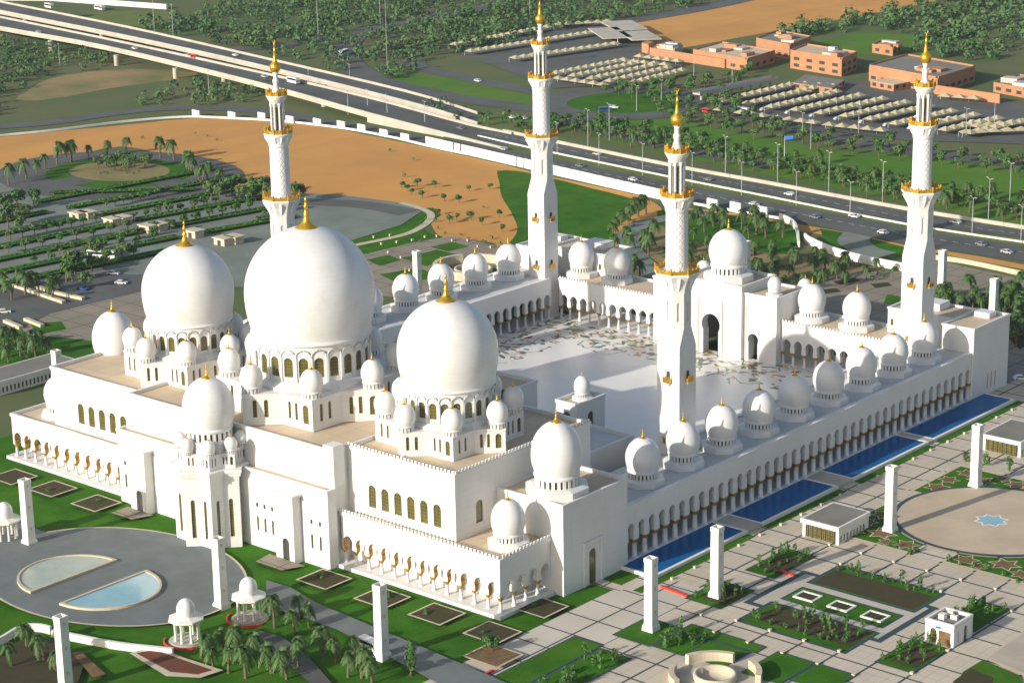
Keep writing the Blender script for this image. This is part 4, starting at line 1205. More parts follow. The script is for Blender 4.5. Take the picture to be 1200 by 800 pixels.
M['plazac'] = mat('round_plaza_stone', (.55, .44, .31), .8, col2=(.45, .36, .255), scale=.08, detail=6)
lay('plaza', 'plazac', disc(140, -20, 23.4))
lay('path', 'wallwhite', [(140 + (4.6 if i % 2 == 0 else 3.2) * cos(i * pi / 8), -20.5 + (4.6 if i % 2 == 0 else 3.2) * sin(i * pi / 8)) for i in range(16)])
lay('water', 'basin', [(140 + (3.9 if i % 2 == 0 else 2.7) * cos(i * pi / 8), -20.5 + (3.9 if i % 2 == 0 else 2.7) * sin(i * pi / 8)) for i in range(16)])

# forecourt: oval drive, basin, paths
lay('path', 'plaza', G([(312, 684), (340, 692), (372, 711), (470, 752), (602, 808), (518, 808), (440, 765), (395, 742), (345, 724), (312, 716)]))
lay('path', 'asphalt', G([(300, 742), (330, 750), (360, 772), (390, 806), (365, 806), (335, 780), (290, 756)]))
lay('kerb', 'kerb', disc(-5, -179.5, 36.6, 27.2)); lay('plaza', 'plaza', disc(-5, -179.5, 36, 26.6))
lay('road', 'plaza', [(-80, -195), (-80, -172), (-38, -172), (-36, -190)])
lay('path', 'paving2', [(16, -153), (25, -153), (27.5, -147.5), (15, -147.5)]); lay('path', 'paving2', [(-38, -153), (-30, -153), (-28, -147.5), (-38, -147.5)])
_layer[0] += 1
BS = empty('fountain_basin', (-5, -185, ZG), 'oval fountain basin of two half moons with beige rims on the grey forecourt', 'fountain')
zb = ZG + .006 * _layer[0]
for sgn, cx, m in ((-1, -10.3, 'basin2'), (1, .3, 'basin')):
    a0 = pi / 2 if sgn < 0 else -pi / 2
    out = disc(cx, -186.6, 14.3, 12.9, 30, a0, a0 + pi); inn = [(cx + sgn * .7 + (x - cx) * .92, -186.6 + (y + 186.6) * .93) for x, y in out]
    b = MB(); ring = out + [out[0]]; rin = inn + [inn[0]]
    for i in range(len(out)):
        p, q, r, s = ring[i], ring[i + 1], rin[i + 1], rin[i]
        b.quad((*p, zb + .55), (*q, zb + .55), (*r, zb + .55), (*s, zb + .55)); b.quad((*p, zb), (*q, zb), (*q, zb + .55), (*p, zb + .55)); b.quad((*r, zb), (*s, zb), (*s, zb + .55), (*r, zb + .55))
    b.build('basin_rim', M['kerb'], BS)
    b = MB(); b.sheet(inn, zb + .3); b.build('basin_water', M[m], BS)
b = MB()
tag(b.wall(smooth_line(G([(-30, 770), (0, 757), (25, 743), (45, 741), (60, 744)]), 5), .7, ZG, ZG + 2.2).build('garden_wall', M['wallwhite']), 'white curved garden wall at the bottom left corner by the palms', 'wall')
tag(MB().wall(smooth_line(G([(62, 747), (92, 753), (140, 762), (203, 769)]), 5), .9, ZG, ZG + 2.0).build('garden_wall', M['wallwhite']), 'straight white garden wall left of the domed kiosk', 'wall')
lay('garden_border', 'kerb', G([(152, 770), (182, 762), (215, 775), (262, 790), (235, 799), (195, 797)])); lay('planting_bed', 'bed_red', G([(160, 770), (182, 766), (215, 778), (250, 790), (232, 795), (200, 792)]))
lay('planting_bed', 'soil', G([(-30, 790), (10, 763), (45, 748), (70, 760), (100, 780), (90, 810), (-30, 830)]))
lay('path', 'sandbed', G([(85, 770), (95, 768), (125, 795), (110, 800)]))
# framed planting squares in the front lawn
for i, (px, py, mt) in enumerate([(380, 683, 'soil'), (448, 705, 'soil'), (512, 724, 'soil'), (577, 746, 'soil'), (633, 716, 'soil'), (578, 773, 'sandbed'), (16, 563, 'soil'), (62, 577, 'soil'), (113, 594, 'soil')]):
    x, y = g(px, py); lay('garden_border', 'kerb', rect(x - 5, y - 4.5, x + 5, y + 4.5)); lay('planting_bed', mt, rect(x - 4.5, y - 4, x + 4.5, y + 4))
_layer[0] += 1

# ================================================================== free-standing things
# obelisk light pillars
OB = None
obs = [((763, 740), 'white obelisk pillar on the grass square at the right front of the pools'),
       ((840, 701), 'white obelisk pillar among shrubs beside the first pool'),
       ((1043, 625), 'white obelisk pillar between the flat service pavilion and the round plaza'),
       ((1143, 573), 'white obelisk pillar in the star garden on the far side of the round plaza'),
       ((448, 773), 'white obelisk pillar by the front lawn, next to the small cypress'),
       ((260, 714), 'white obelisk pillar at the edge of the grey oval forecourt beside a kiosk'),
       ((35, 640), 'white obelisk pillar at the left edge of the oval forecourt'),
       ((78, 812), 'white obelisk pillar cut by the bottom edge, in front of the white garden wall'),
       ((490, 352), 'white obelisk pillar behind the left arcade domes in the paved garden'),
       ((1163, 388), 'white obelisk pillar behind the plain corner building at the right edge'),
       ((1103, 352), 'white obelisk pillar standing close behind the far right minaret'),
       ((70.5, 477), 'white obelisk pillar behind the left end of the prayer hall roof'),
       ((874, 340), 'white obelisk pillar behind the entrance gate dome')]
for (px, py), lb in obs:
    x, y = g(px, py)
    if OB is None:
        OB = empty('obelisk_pillar', (x, y, ZG), lb, 'obelisk', 'white obelisk light pillars around the mosque')
        b = MB(); hw = 1.12
        def tp(z0, h0, z1, h1): b.add([(x + a * h0, y + c * h0, ZG + z0) for a, c in ((-1, -1), (1, -1), (1, 1), (-1, 1))] + [(x + a * h1, y + c * h1, ZG + z1) for a, c in ((-1, -1), (1, -1), (1, 1), (-1, 1))], [(0, 1, 5, 4), (1, 2, 6, 5), (2, 3, 7, 6), (3, 0, 4, 7)])
        tp(0, 1.5, 1.6, 1.42); tp(1.6, 1.42, 2.2, 1.15); tp(2.2, 1.12, 16.6, 1.06)
        for a in range(4):
            c, s = cos(a * pi / 2), sin(a * pi / 2)
            b.prism([(x + u * c - v * s, y + u * s + v * c) for u, v in ((.8, -1.15), (1.15, -1.15), (1.15, .80), (.8, .80))], ZG + 16.6, ZG + 17.6)
        b.add([(x + a * .8, y + c * .8, ZG + 16.7) for a, c in ((-1, -1), (1, -1), (1, 1), (-1, 1))], [(0, 1, 2, 3)])
        b.build('shaft', M['wallwhite'], OB)
        for a in range(4):
            c, s = cos(a * pi / 2), sin(a * pi / 2); q = MB()
            for zz in (4.6, 10.2, 15.6):
                pts = [(1.14, -.28, zz), (1.14, .28, zz), (1.14, .28, zz + .75), (1.14, -.28, zz + .75)]
                q.add([(x + u * c - v * s, y + u * s + v * c, ZG + w) for u, v, w in pts], [(0, 1, 2, 3)])
            q.build('lamp_grille', M['trim'], OB)
    else: inst(OB, (x, y, ZG), label=lb)

# domed kiosks
def make_kiosk(x, y, lb):
    K = empty('domed_kiosk', (x, y, ZG), lb, 'kiosk', 'small domed kiosks'); z = ZG
    b = MB(); b.lathe([(4.3, z), (4.3, z + .5), (3.9, z + .5), (3.9, z + .8), (.1, z + .8)], 32, x, y, False); b.build('platform', M['concrete'], K)
    for i in range(8):
        a = pi / 8 + i * pi / 4; q = MB(); q.lathe([(.38, z + .8), (.38, z + 1.1), (.27, z + 1.2), (.27, z + 4.6), (.42, z + 5.0)], 10, x + 2.7 * cos(a), y + 2.7 * sin(a)); q.build('column', M['wallwhite'], K)
    b = MB(); b.lathe([(2.4, z + 5.0), (3.0, z + 5.0), (4.1, z + 5.6), (4.1, z + 6.0), (2.1, z + 6.4), (2.05, z + 6.5)], 8, x, y, False, pi / 8); b.build('roof_slab', M['wallwhite'], K)
    b = MB(); b.lathe([(q, zz + z + 6.4) for q, zz in dome_prof(2.05, 4.0, 1.85)], 28, x, y, cap=False); b.build('dome', M['dome'], K)
    return K
KX = None
for (px, py), lb in (((220, 752), 'small white domed kiosk at the end of the straight garden wall'), ((293, 726), 'small white domed kiosk ringed by a red barrier beside the palms'),
                     ((8, 634), 'small white domed kiosk cut by the left edge of the picture')):
    x, y = g(px, py)
    KX = make_kiosk(x, y, lb) if KX is None else inst(KX, (x, y, ZG), label=lb)
    a0, a1 = (-2.6, -.3) if px < 250 else (-2.9, -.2)
    q = MB(); pts = [(x + 5.2 * cos(a0 + (a1 - a0) * i / 12), y + 5.2 * sin(a0 + (a1 - a0) * i / 12)) for i in range(13)]
    q.wall(pts, .3, ZG, ZG + .9); tag(q.build('safety_barrier', M['red']), {220: 'red barrier round the kiosk at the end of the garden wall', 293: 'red barrier round the kiosk beside the palms', 8: 'red barrier round the kiosk at the left edge'}[px], 'barrier')
for (p, q_, lb) in (((775, 689), (806, 701), 'long red plastic barrier lying on the paving near the first pool'), ((916, 671), (931, 677), 'short red plastic barrier beside the shrub bed')):
    q = MB(); q.wall([g(*p), g(*q_)], .8, ZG, ZG + .8); tag(q.build('plastic_barrier', M['red']), lb, 'barrier')
for (p, q_, lb) in (((555, 800), (578, 788), 'red barrier across the grey path at the bottom edge'),):
    q = MB(); q.wall([g(*p), g(*q_)], .6, ZG, ZG + .9); tag(q.build('plastic_barrier', M['red']), lb, 'barrier')

# flat service pavilions and the little white pump house
def pavilion(x0, y0, x1, y1, h, lb):
    P = empty('service_pavilion', ((x0 + x1) / 2, (y0 + y1) / 2, ZG), lb, 'pavilion'); z = ZG
    b = MB(); b.box(x0 - .3, y0 - .6, z + h - 1.1, x1 + .3, y1 + .3, z + h); b.build('roof_band', M['wallwhite'], P)
    b = MB(); b.sheet(rect(x0 + .2, y0 - .1, x1 - .2, y1 - .2), z + h + .02); b.build('roof', M['brickroof'], P)
    b = MB(); win_wall(b, P, x1, y0, x1, y1, z, z + h - 1.1, [(1.2 + 1.45 * i, .38, z + .7, z + 2.2) for i in range(int((y1 - y0) / 1.45) - 1)], .3, 'glass')
    b.quad((x0, y1, z), (x0, y0, z), (x0, y0, z + h - 1.1), (x0, y1, z + h - 1.1)); b.quad((x1, y1, z), (x0, y1, z), (x0, y1, z + h - 1.1), (x1, y1, z + h - 1.1))
    b.box(x0, y0, z, x0 + .8, y0 + .5, z + h - 1.1); b.box(x1 - .8, y0, z, x1 - .003, y0 + .5, z + h - 1.1); b.build('wall', M['wallwhite'], P)
    b = MB(); b.box(x0 + .8, y0 + .35, z, x1 - .8, y0 + .5, z + h - 1.1); b.build('glazed_front', M['glass'], P)
    for i in range(7):
        xx = x0 + .8 + (x1 - x0 - 1.6) * (i + .5) / 7; q = MB(); q.box(xx - .09, y0 + .2, z, xx + .09, y0 + .345, z + h - 1.1); q.build('mullion', M['dark'], P)
    return P
pavilion(108.2, -56.5, 118.6, -43, 5.0, 'low flat-roofed white pavilion with a glazed front near the second pool')
pavilion(110.6, 27.5, 122, 43, 5.0, 'low flat-roofed white pavilion with a glazed front at the right edge beside the last pool')
pavilion(-158, -110, -146, -78, 4.5, 'low white pavilion with a row of dark openings at the left edge')
PU = empty('pump_house', (167.5, -88.5, ZG), 'small white cube-shaped service building in the paved garden at the lower right', 'building')
block(PU, 'walls', 164, -92.6, 171, -84.5, ZG, ZG + 5.6, {'S': [(2.0, .75, ZG + .1, ZG + 3.0)], 'E': [(2.0, .3, ZG + 1.0, ZG + 3.4), (5.2, .8, ZG + .1, ZG + 3.2)]}, ph=.7, out=.05, roofm='brickroof')
for (a, c, d, e, h) in ((165.6, -90, 167, -88.6, 1.2), (167.6, -88.4, 169.2, -87.6, .9), (166.2, -87, 167.4, -86.2, 1.0)):
    q = MB(); q.box(a, c, ZG + 4.92, d, e, ZG + 4.92 + h); q.build('roof_unit', M['wallwhite'], PU)
q = MB(); q.box(167.4, -92.72, ZG + .05, 170.2, -92.55, ZG + 3.6); q.build('door', M['sandbed'], PU)
q = MB(); q.box(166.6, -92.75, ZG + 4.0, 167.8, -92.61, ZG + 4.4); q.build('sign', M['blue'], PU)
# round sunken fountain court at the bottom
FC = empty('round_fountain_court', (*g(838, 797), ZG), 'round beige fountain court with curved seats cut by the bottom edge', 'fountain')
fx, fy = g(838, 797)
b = MB(); b.sheet(disc(fx, fy, 9.0), ZG + .45); b.lathe([(9.0, ZG), (9.0, ZG + .45)], 48, fx, fy, cap=False); b.build('court_floor', M['concrete'], FC)
for a0, a1, h in ((1.75, 2.9, 2.6), (.35, 1.25, 2.6), (3.4, 4.3, 2.2), (4.7, 5.9, 2.2)):
    q = MB(); q.wall([(fx + 9.2 * cos(a0 + (a1 - a0) * i / 12), fy + 9.2 * sin(a0 + (a1 - a0) * i / 12)) for i in range(13)], 1.2, ZG, ZG + h); q.build('curved_seat', M['kerb'], FC)
b = MB(); b.lathe([(4.6, ZG + .45), (4.6, ZG + 1.8), (3.8, ZG + 1.8), (3.6, ZG + .6), (.1, ZG + .55)], 40, fx, fy, cap=False); b.build('basin', M['kerb'], FC)
RC = empty('round_fountain_court', (*g(555, 318), ZG), 'round beige fountain court behind the left arcade domes', 'fountain'); fx, fy = g(555, 318)
for a0, a1 in ((.2, 2.2), (2.6, 3.9), (4.2, 5.8)):
    q = MB(); q.wall([(fx + 14 * cos(a0 + (a1 - a0) * i / 12), fy + 14 * sin(a0 + (a1 - a0) * i / 12)) for i in range(13)], 1.6, ZG, ZG + 3.2); q.build('curved_seat', M['kerb'], RC)
b = MB(); b.lathe([(7, ZG), (7, ZG + 1.4), (6, ZG + 1.4), (5.8, ZG + .5), (.1, ZG + .4)], 40, fx, fy, cap=False); b.build('basin', M['kerb'], RC)
# three framed planters
for i, (x, y, lb) in enumerate(((130.9, -88.4, 'square cream planter nearest the pools in the ring garden'), (140, -88.4, 'square cream planter in the middle of the ring garden'), (149, -88.6, 'square cream planter at the right end of the ring garden'))):
    PL = empty('planter', (x, y, ZG), lb, 'planter', 'square planters in the ring garden')
    b = MB(); b.box(x - 2.7, y - 2.2, ZG, x + 2.7, y - 1.7, ZG + .8); b.box(x - 2.7, y + 1.7, ZG, x + 2.7, y + 2.2, ZG + .8); b.box(x - 2.7, y - 1.697, ZG, x - 2.2, y + 1.697, ZG + .797); b.box(x + 2.2, y - 1.697, ZG, x + 2.7, y + 1.697, ZG + .797)
    b.build('frame', M['wallwhite'], PL); b = MB(); b.sheet(rect(x - 2.2, y - 1.7, x + 2.2, y + 1.7), ZG + .6); b.build('soil', M['soil'], PL)

# bollard lamps on the paving grid
BO = None
sp = [(126 + 9 * i, y) for i in range(-1, 6) for y in (-67, -58)] + [(162, -67), (171, -67), (126, -109.6), (135, -109.6), (144, -109.6), (153, -109.6), (126, -118), (135, -118), (144, -118), (153, -118), (162, -118), (118, -112), (171, -95), (171, -109.6)]
sp += [(100.2, -108 + 9 * i) for i in range(20)]
sp += [g(*p) for p in [(438, 279), (447, 287), (457, 277), (465, 285), (483, 283), (498, 279), (512, 278), (530, 283), (548, 283), (560, 290), (575, 291), (455, 297), (470, 303), (480, 318), (610, 318)]]
for x, y in sp:
    if BO is None:
        b = MB(); b.box(x - .3, y - .3, ZG, x + .3, y + .3, ZG + .8); b.box(x - .38, y - .38, ZG + .8, x + .38, y + .38, ZG + .95); BO = b.build('bollard_lamp', M['kerb'])
        tag(BO, 'short square beige bollard lamp on the paved gardens', 'bollard', 'bollard lamps along the paving')
    else: inst(BO, (x, y, ZG))

# ------------------------------------------------------------------ plants
def leafball(b, cx, cy, cz, rx, rz, n, s, rnd):
    for _ in range(n):
        while True:
            u, v, w_ = rnd.uniform(-1, 1), rnd.uniform(-1, 1), rnd.uniform(-1, 1)
            q = u * u + v * v + w_ * w_
            if .15 < q < 1: break
        k = rnd.uniform(.75, 1.12)
        p = Vector((cx + u * rx * k, cy + v * rx * k, cz + w_ * rz * k))
        nn = Vector((u + rnd.uniform(-.7, .7), v + rnd.uniform(-.7, .7), w_ + rnd.uniform(-.3, 1))).normalized()
        a = nn.orthogonal().normalized(); c = nn.cross(a); t = rnd.uniform(0, 6.28); d = a * cos(t) + c * sin(t); e = nn.cross(d)
        ss = s * rnd.uniform(.6, 1.3)
        b.add([p - d * ss, p + e * ss * .6, p + d * ss, p - e * ss * .6], [(0, 1, 2, 3)])


def tree_mesh(seed, h, r, kind):
    rnd = random.Random(seed); t = MB(); c = MB()
    th = h * (.38 if kind != 'cypress' else .1)
    t.tube((0, 0, -.2), (rnd.uniform(-.2, .2), rnd.uniform(-.2, .2), th * 1.1), .045 * h, .028 * h, 7)
    for i in range(4):
        a = rnd.uniform(0, 6.28); t.tube((0, 0, th * .9), (r * .55 * cos(a), r * .55 * sin(a), th + (h - th) * .45), .022 * h, .008 * h, 5)
    if kind == 'cypress': leafball(c, 0, 0, h * .55, r, h * .48, 260, .34, rnd)
    else:
        for i in range(7):
            a = rnd.uniform(0, 6.28); q = rnd.uniform(.2, .62) * r
            leafball(c, q * cos(a), q * sin(a), th + (h - th) * rnd.uniform(.30, .72), r * rnd.uniform(.42, .6), (h - th) * rnd.uniform(.25, .38), 60, .13 * r + .12, rnd)
    return t, c


def palm_mesh(seed, h):
    rnd = random.Random(seed); t = MB(); c = MB()
    bx, by = rnd.uniform(-.9, .9), rnd.uniform(-.9, .9); P = Vector((0, 0, -.2)); n = 5
    for i in range(n):
        Q = Vector((bx * ((i + 1) / n) ** 2, by * ((i + 1) / n) ** 2, h * (i + 1) / n)); t.tube(P, Q, .36 - .03 * i, .33 - .03 * i, 7); P = Q
    top = P
    for i in range(30):
        a = i * 2.39996 + rnd.uniform(-.2, .2); el = rnd.uniform(-.5, 1.25); L = rnd.uniform(2.3, 3.1)
        d = Vector((cos(a), sin(a), 0)); sd_ = Vector((-sin(a), cos(a), 0)); prev = None
        N_ = 8
        for j in range(N_ + 1):
            u = j / N_
            p = top + d * (L * u * cos(el) * (1 - .15 * u)) + Vector((0, 0, L * (sin(el) * u - (.5 + .3 * cos(el)) * u * u * 1.15)))
            if prev is not None:
                f = (p - prev).normalized(); wl = .95 * sin(pi * min(1, u * .8 + .12)) + .12
                for s in (-1, 1):
                    tip = p + sd_ * (s * wl * .8) + f * wl * .55 + Vector((0, 0, -wl * rnd.uniform(.15, .55)))
                    c.add([prev, p + f * .12, tip], [(0, 1, 2) if s < 0 else (0, 2, 1)])
                c.add([prev + sd_ * .05, p + sd_ * .05, p - sd_ * .05, prev - sd_ * .05], [(0, 1, 2, 3)])
            prev = p
    return t, c


PROTO = {}
def plant_proto(key, tm, cm, name):
    t, c = tm
    PROTO[key] = (t.mesh('trunk', M['bark']), c.mesh('crown', M[cm]), name)
for i in range(4): plant_proto('palm%d' % i, palm_mesh(i, 6.0), 'palm', 'palm_tree')
for i in range(4): plant_proto('tree%d' % i, tree_mesh(i + 10, 6.0, 2.9, 'round'), 'leaf' if i % 2 else 'leaf2', 'round_tree')
plant_proto('cyp', tree_mesh(40, 7, 1.1, 'cypress'), 'leaf', 'cypress')
ONE = {}


def plant(kind, x, y, sc, label, group, parts=True, cat='tree'):
    k = kind if kind == 'cyp' else kind + str(random.randrange(4))
    t, c, nm = PROTO[k]; rz = random.uniform(0, 6.28); s = sc * (random.uniform(.68, 1.12) if kind == 'palm' else random.uniform(.8, 1.2))
    if parts:
        o = empty(nm, (x, y, ZG), label, cat, group); o.rotation_euler = (0, 0, rz); o.scale = (s, s, s * random.uniform(.9, 1.1))
        for n_, me in (('trunk', t), ('crown', c)):
            q = bpy.data.objects.new(n_, me); COL.objects.link(q); q.parent = o
    else:
        if k not in ONE:
            me = bpy.data.meshes.new(nm); vs = [tuple(v.co) for v in t.vertices] + [tuple(v.co) for v in c.vertices]; o_ = len(t.vertices)
            fs = [list(p.vertices) for p in t.polygons] + [[i + o_ for i in p.vertices] for p in c.polygons]
            me.from_pydata(vs, [], fs); me.materials.append(t.materials[0]); me.materials.append(c.materials[0])
            me.polygons.foreach_set('material_index', [0] * len(t.polygons) + [1] * len(c.polygons)); ONE[k] = me
        o = bpy.data.objects.new(nm, ONE[k]); COL.objects.link(o); o.location = (x, y, ZG); o.rotation_euler = (0, 0, rz); o.scale = (s, s, s)
        tag(o, label, cat, group)
    return o


def inpoly(x, y, P):
    r = False; j = len(P) - 1
    for i in range(len(P)):
        if (P[i][1] > y) != (P[j][1] > y) and x < (P[j][0] - P[i][0]) * (y - P[i][1]) / (P[j][1] - P[i][1]) + P[i][0]: r = not r
        j = i
    return r


def scatter(poly, n, mind=0, seed=1):
    rnd = random.Random(seed); xs = [p[0] for p in poly]; ys = [p[1] for p in poly]; out = []; tries = 0
    while len(out) < n and tries < n * 60:
        tries += 1; x, y = rnd.uniform(min(xs), max(xs)), rnd.uniform(min(ys), max(ys))
        if inpoly(x, y, poly) and all(hypot(x - a, y - c) > mind for a, c in out): out.append((x, y))
    return out


def plants(kind, pts, sc, label, group, px=True, parts=True):
    for p in pts:
        x, y = g(*p) if px else p; plant(kind, x, y, sc, label, group, parts)


# the front palms, nearest first
plants('palm', [(236, 772), (250, 786), (268, 790), (288, 796), (304, 778), (262, 764), (281, 768), (318, 790), (336, 797), (350, 785)], 1.15, 'date palm with feathery crown in the dense clump right of the domed kiosks', 'palms in the clump by the curved road')
plants('palm', [(322, 737), (345, 746), (362, 736), (352, 722)], 1.1, 'date palm on the grass between the second kiosk and the grey path', 'palms between kiosk and path')
plants('palm', [(378, 770), (394, 778), (416, 770), (424, 796), (436, 802), (408, 795)], 1.1, 'date palm near the foot of the obelisk at the bottom of the front lawn', 'palms by the bottom obelisk')
plants('palm', [(32, 762), (52, 778), (14, 785), (66, 790)], 1.0, 'date palm in the brown bed at the bottom left corner', 'palms in the bottom left bed')
plant('cyp', *g(482, 793), 1.0, 'single dark cypress beside the grey path at the bottom', None)
plant('tree', *g(577, 768), .95, 'single thin tree in the brown framed planting square at the bottom', None)
plants('palm', [(10, 425), (24, 418), (35, 410), (42, 420), (55, 415), (48, 402), (18, 405), (5, 408)], 1.0, 'palm in the grove behind the left end of the prayer hall', 'palms left of the prayer hall')
plants('palm', [(4, 340), (20, 338), (30, 345), (38, 336), (46, 344), (58, 346), (70, 342), (85, 330), (62, 352), (14, 352)], 1.15, 'palm in the double row along the paved path at the left edge', 'palms along the left path')
plants('tree', [(78, 330), (95, 328), (108, 318), (88, 322), (100, 338)], 1.3, 'dense round tree at the corner of the car park near the blue car', 'trees at the car park corner')
plants('palm', [(10, 217), (31, 210), (43, 204), (53, 199), (67, 193), (84, 190), (104, 187), (126, 183), (148, 180), (188, 186), (204, 188)], 1.35, 'palm in the arc round the car park roundabout against the orange sand', 'palms in the roundabout arc')
plants('palm', [(217, 193), (225, 203), (233, 211), (243, 213), (258, 216), (222, 199), (229, 207), (238, 214)], 1.25, 'palm in the tight clump right of the car park roundabout', 'palms right of the roundabout')
plants('tree', [(115, 198), (125, 196), (137, 195), (147, 194), (158, 195), (170, 197), (130, 200), (150, 200)], 1.1, 'bushy tree on the island of the car park roundabout', 'trees on the roundabout island')
# car park rows: hedges and trees
hed = []
ords = ['uppermost', 'second', 'third', 'fourth', 'fifth', 'sixth', 'lowest']
for i, y0 in enumerate((247, 261, 276, 291, 306, 321, 335)):
    xi = (y0 - 241) / .37
    if i > 1 and xi < 280: hed.append(((-20, y0 + 4), (min(xi - 8, 215), y0 - .2 * min(xi - 8, 215)), ords[i] + ' car park hedge row, left of the huts'))
    elif i <= 1: hed.append(((-20, y0 + 4), (55 - 30 * (1 - i), y0 - .2 * (55 - 30 * (1 - i))), ords[i] + ' car park hedge row, left of the huts'))
    xs, xe = xi + 26, min(345, 250 + 25 * i)
    if xs < xe and i < 6: hed.append(((xs, y0 - .195 * xs), (xe, y0 - .19 * xe), ords[i] + ' car park hedge row, right of the huts'))
hed.append(((60, 228), (230, 224), 'long thin hedge along the exit road of the roundabout'))
for i, (p, q_, lb) in enumerate(hed):
    a, c = g(*p), g(*q_); rnd = random.Random(i); b = MB(); L = hypot(c[0] - a[0], c[1] - a[1]); n = int(L / .9)
    for k in range(n):
        t = (k + rnd.random()) / n; leafball(b, a[0] + (c[0] - a[0]) * t, a[1] + (c[1] - a[1]) * t, ZG + .8, 1.5, 1.0, 11, .66, rnd)
    tag(b.build('hedge', M['leaf']), lb, 'hedge', 'hedges of the car park')
    b = MB(); b.strip([a, c], 5.2, ZG + .006 * (_layer[0] + 1)); struct(b.build('lawn', M['grass'], None, (0, 0, 0)))
_layer[0] += 1
for i, (p, q_) in enumerate([((5, 283), (120, 260)), ((0, 299), (160, 268)), ((30, 312), (190, 281)), ((60, 300), (210, 270)), ((120, 245), (200, 228)), ((150, 260), (260, 238)), ((175, 272), (300, 246)), ((190, 252), (250, 240)), ((300, 262), (330, 256))]):
    n = 8 if i < 7 else 4
    plants('tree', [(p[0] + (q_[0] - p[0]) * (k + .5) / n, p[1] + (q_[1] - p[1]) * (k + .5) / n) for k in range(n)], .75, ['small round tree in the upper left car park row', 'small round tree in the second car park row from the left edge', 'small round tree in the lowest car park row', 'small round tree in the row above the parked bus', 'small round tree in the row below the roundabout', 'small round tree in the row left of the left dome finial', 'small round tree in the row right of the left dome finial', 'small round tree in the short row near the huts', 'small round tree in the short row beside the far left minaret'][i], 'car park trees row beside ' + ['the huts', 'the left edge', 'the path', 'the bus', 'the roundabout', 'the dome', 'the finial', 'the kiosk huts', 'the minaret'][i], parts=False)
plants('tree', [(113, 303), (128, 310), (143, 306), (157, 303), (121, 316)], 1.15, 'dark round tree in the row beside the parked bus', 'dark trees by the bus')
plants('tree', [(5, 250), (12, 258), (20, 245), (27, 262), (40, 244), (10, 268), (24, 272)], 1.25, 'dark dense tree in the clump at the left edge of the car park', 'dark trees at the left edge')
plants('tree', [(248, 234), (256, 236), (265, 232), (272, 230), (280, 226), (281, 236), (290, 238), (300, 236), (308, 228), (316, 236), (298, 226), (320, 250), (340, 240), (350, 236)], 1.3, 'dense tree in the belt behind the far left minaret', 'trees behind the far left minaret')
# sapling field
plants('tree', [(471, 220), (478, 224), (489, 219), (495, 232), (482, 228), (510, 220), (521, 236), (550, 224), (574, 222), (538, 238), (514, 252), (527, 262), (552, 258), (565, 264), (585, 255), (588, 272), (535, 258)], .6, 'young tree planted alone on the orange sand', 'young trees on the sand field')
for p in [(380, 683), (448, 705), (512, 724), (577, 746), (633, 716), (62, 577), (113, 594)]:
    x, y = g(*p); plant('tree', x + random.uniform(-2, 2), y + random.uniform(-2, 2), .38, 'tiny bushy sapling inside a framed planting square of the front lawn', 'saplings in the planting squares', False)
# curved road palms and garden palms
plants('palm', [(719, 283), (717, 297), (722, 312), (721, 271), (728, 264), (738, 258), (748, 254), (757, 251), (735, 300), (742, 316), (750, 330), (733, 288), (760, 300), (765, 282), (757, 292)], 1.2, 'tall palm along the curved road between green field and gate', 'palms along the curved road')
plants('palm', scatter(G([(775, 262), (800, 280), (850, 294), (940, 300), (980, 308), (1055, 322), (1050, 333), (930, 343), (870, 330), (830, 330), (800, 315)]), 46, 6, 3), 1.0, 'palm in the garden between the entrance gate and the highway wall', 'palms in the gate garden', px=False)
plants('palm', [(1097, 366), (1104, 360), (1109, 367), (1116, 362), (1122, 368), (1112, 356)], 1.2, 'palm in the small group right of the far right minaret', 'palms right of the minaret')
plants('palm', scatter(G([(1135, 348), (1200, 342), (1200, 400), (1192, 408), (1170, 384), (1140, 366)]), 26, 4.5, 5), 1.15, 'palm in the grove behind the plain corner building', 'palms behind the corner building', px=False)
plants('palm', scatter(G([(790, 252), (860, 262), (925, 270), (930, 285), (860, 280), (800, 268)]), 16, 6, 9), 1.15, 'palm on the lawn below the highway wall', 'palms on the highway lawn', px=False)
# roadside palms and bushes beyond the highway
plants('tree', scatter(G([(605, 150), (700, 160), (780, 178), (900, 205), (1060, 236), (1205, 262), (1205, 250), (1060, 222), (900, 188), (780, 158), (680, 142)]), 125, 7, 11), .98, 'bushy tree in the planted strip beyond the highway barrier', 'trees in the strip beyond the highway', px=False, parts=False)
plants('palm', scatter(G([(605, 152), (700, 165), (780, 184), (900, 210), (1060, 240), (1205, 266), (1205, 240), (1060, 214), (900, 182), (780, 160), (680, 145)]), 60, 7, 13), 1.05, 'palm in the planted strip beyond the highway barrier', 'palms in the strip beyond the highway', px=False, parts=False)
plants('tree', scatter(G([(760, 128), (860, 118), (900, 148), (1060, 175), (1205, 192), (1205, 210), (1060, 190), (880, 165), (800, 150)]), 80, 9, 17), 1.05, 'round tree along the road in front of the shaded car park', 'trees in front of the shaded car park', px=False, parts=False)
plants('tree', scatter(G([(700, 112), (760, 104), (860, 92), (870, 78), (880, 84), (872, 100), (850, 112), (760, 122)]), 50, 9, 19), 1.1, 'round tree in the belt between the two shaded car parks', 'trees between the car parks', px=False, parts=False)
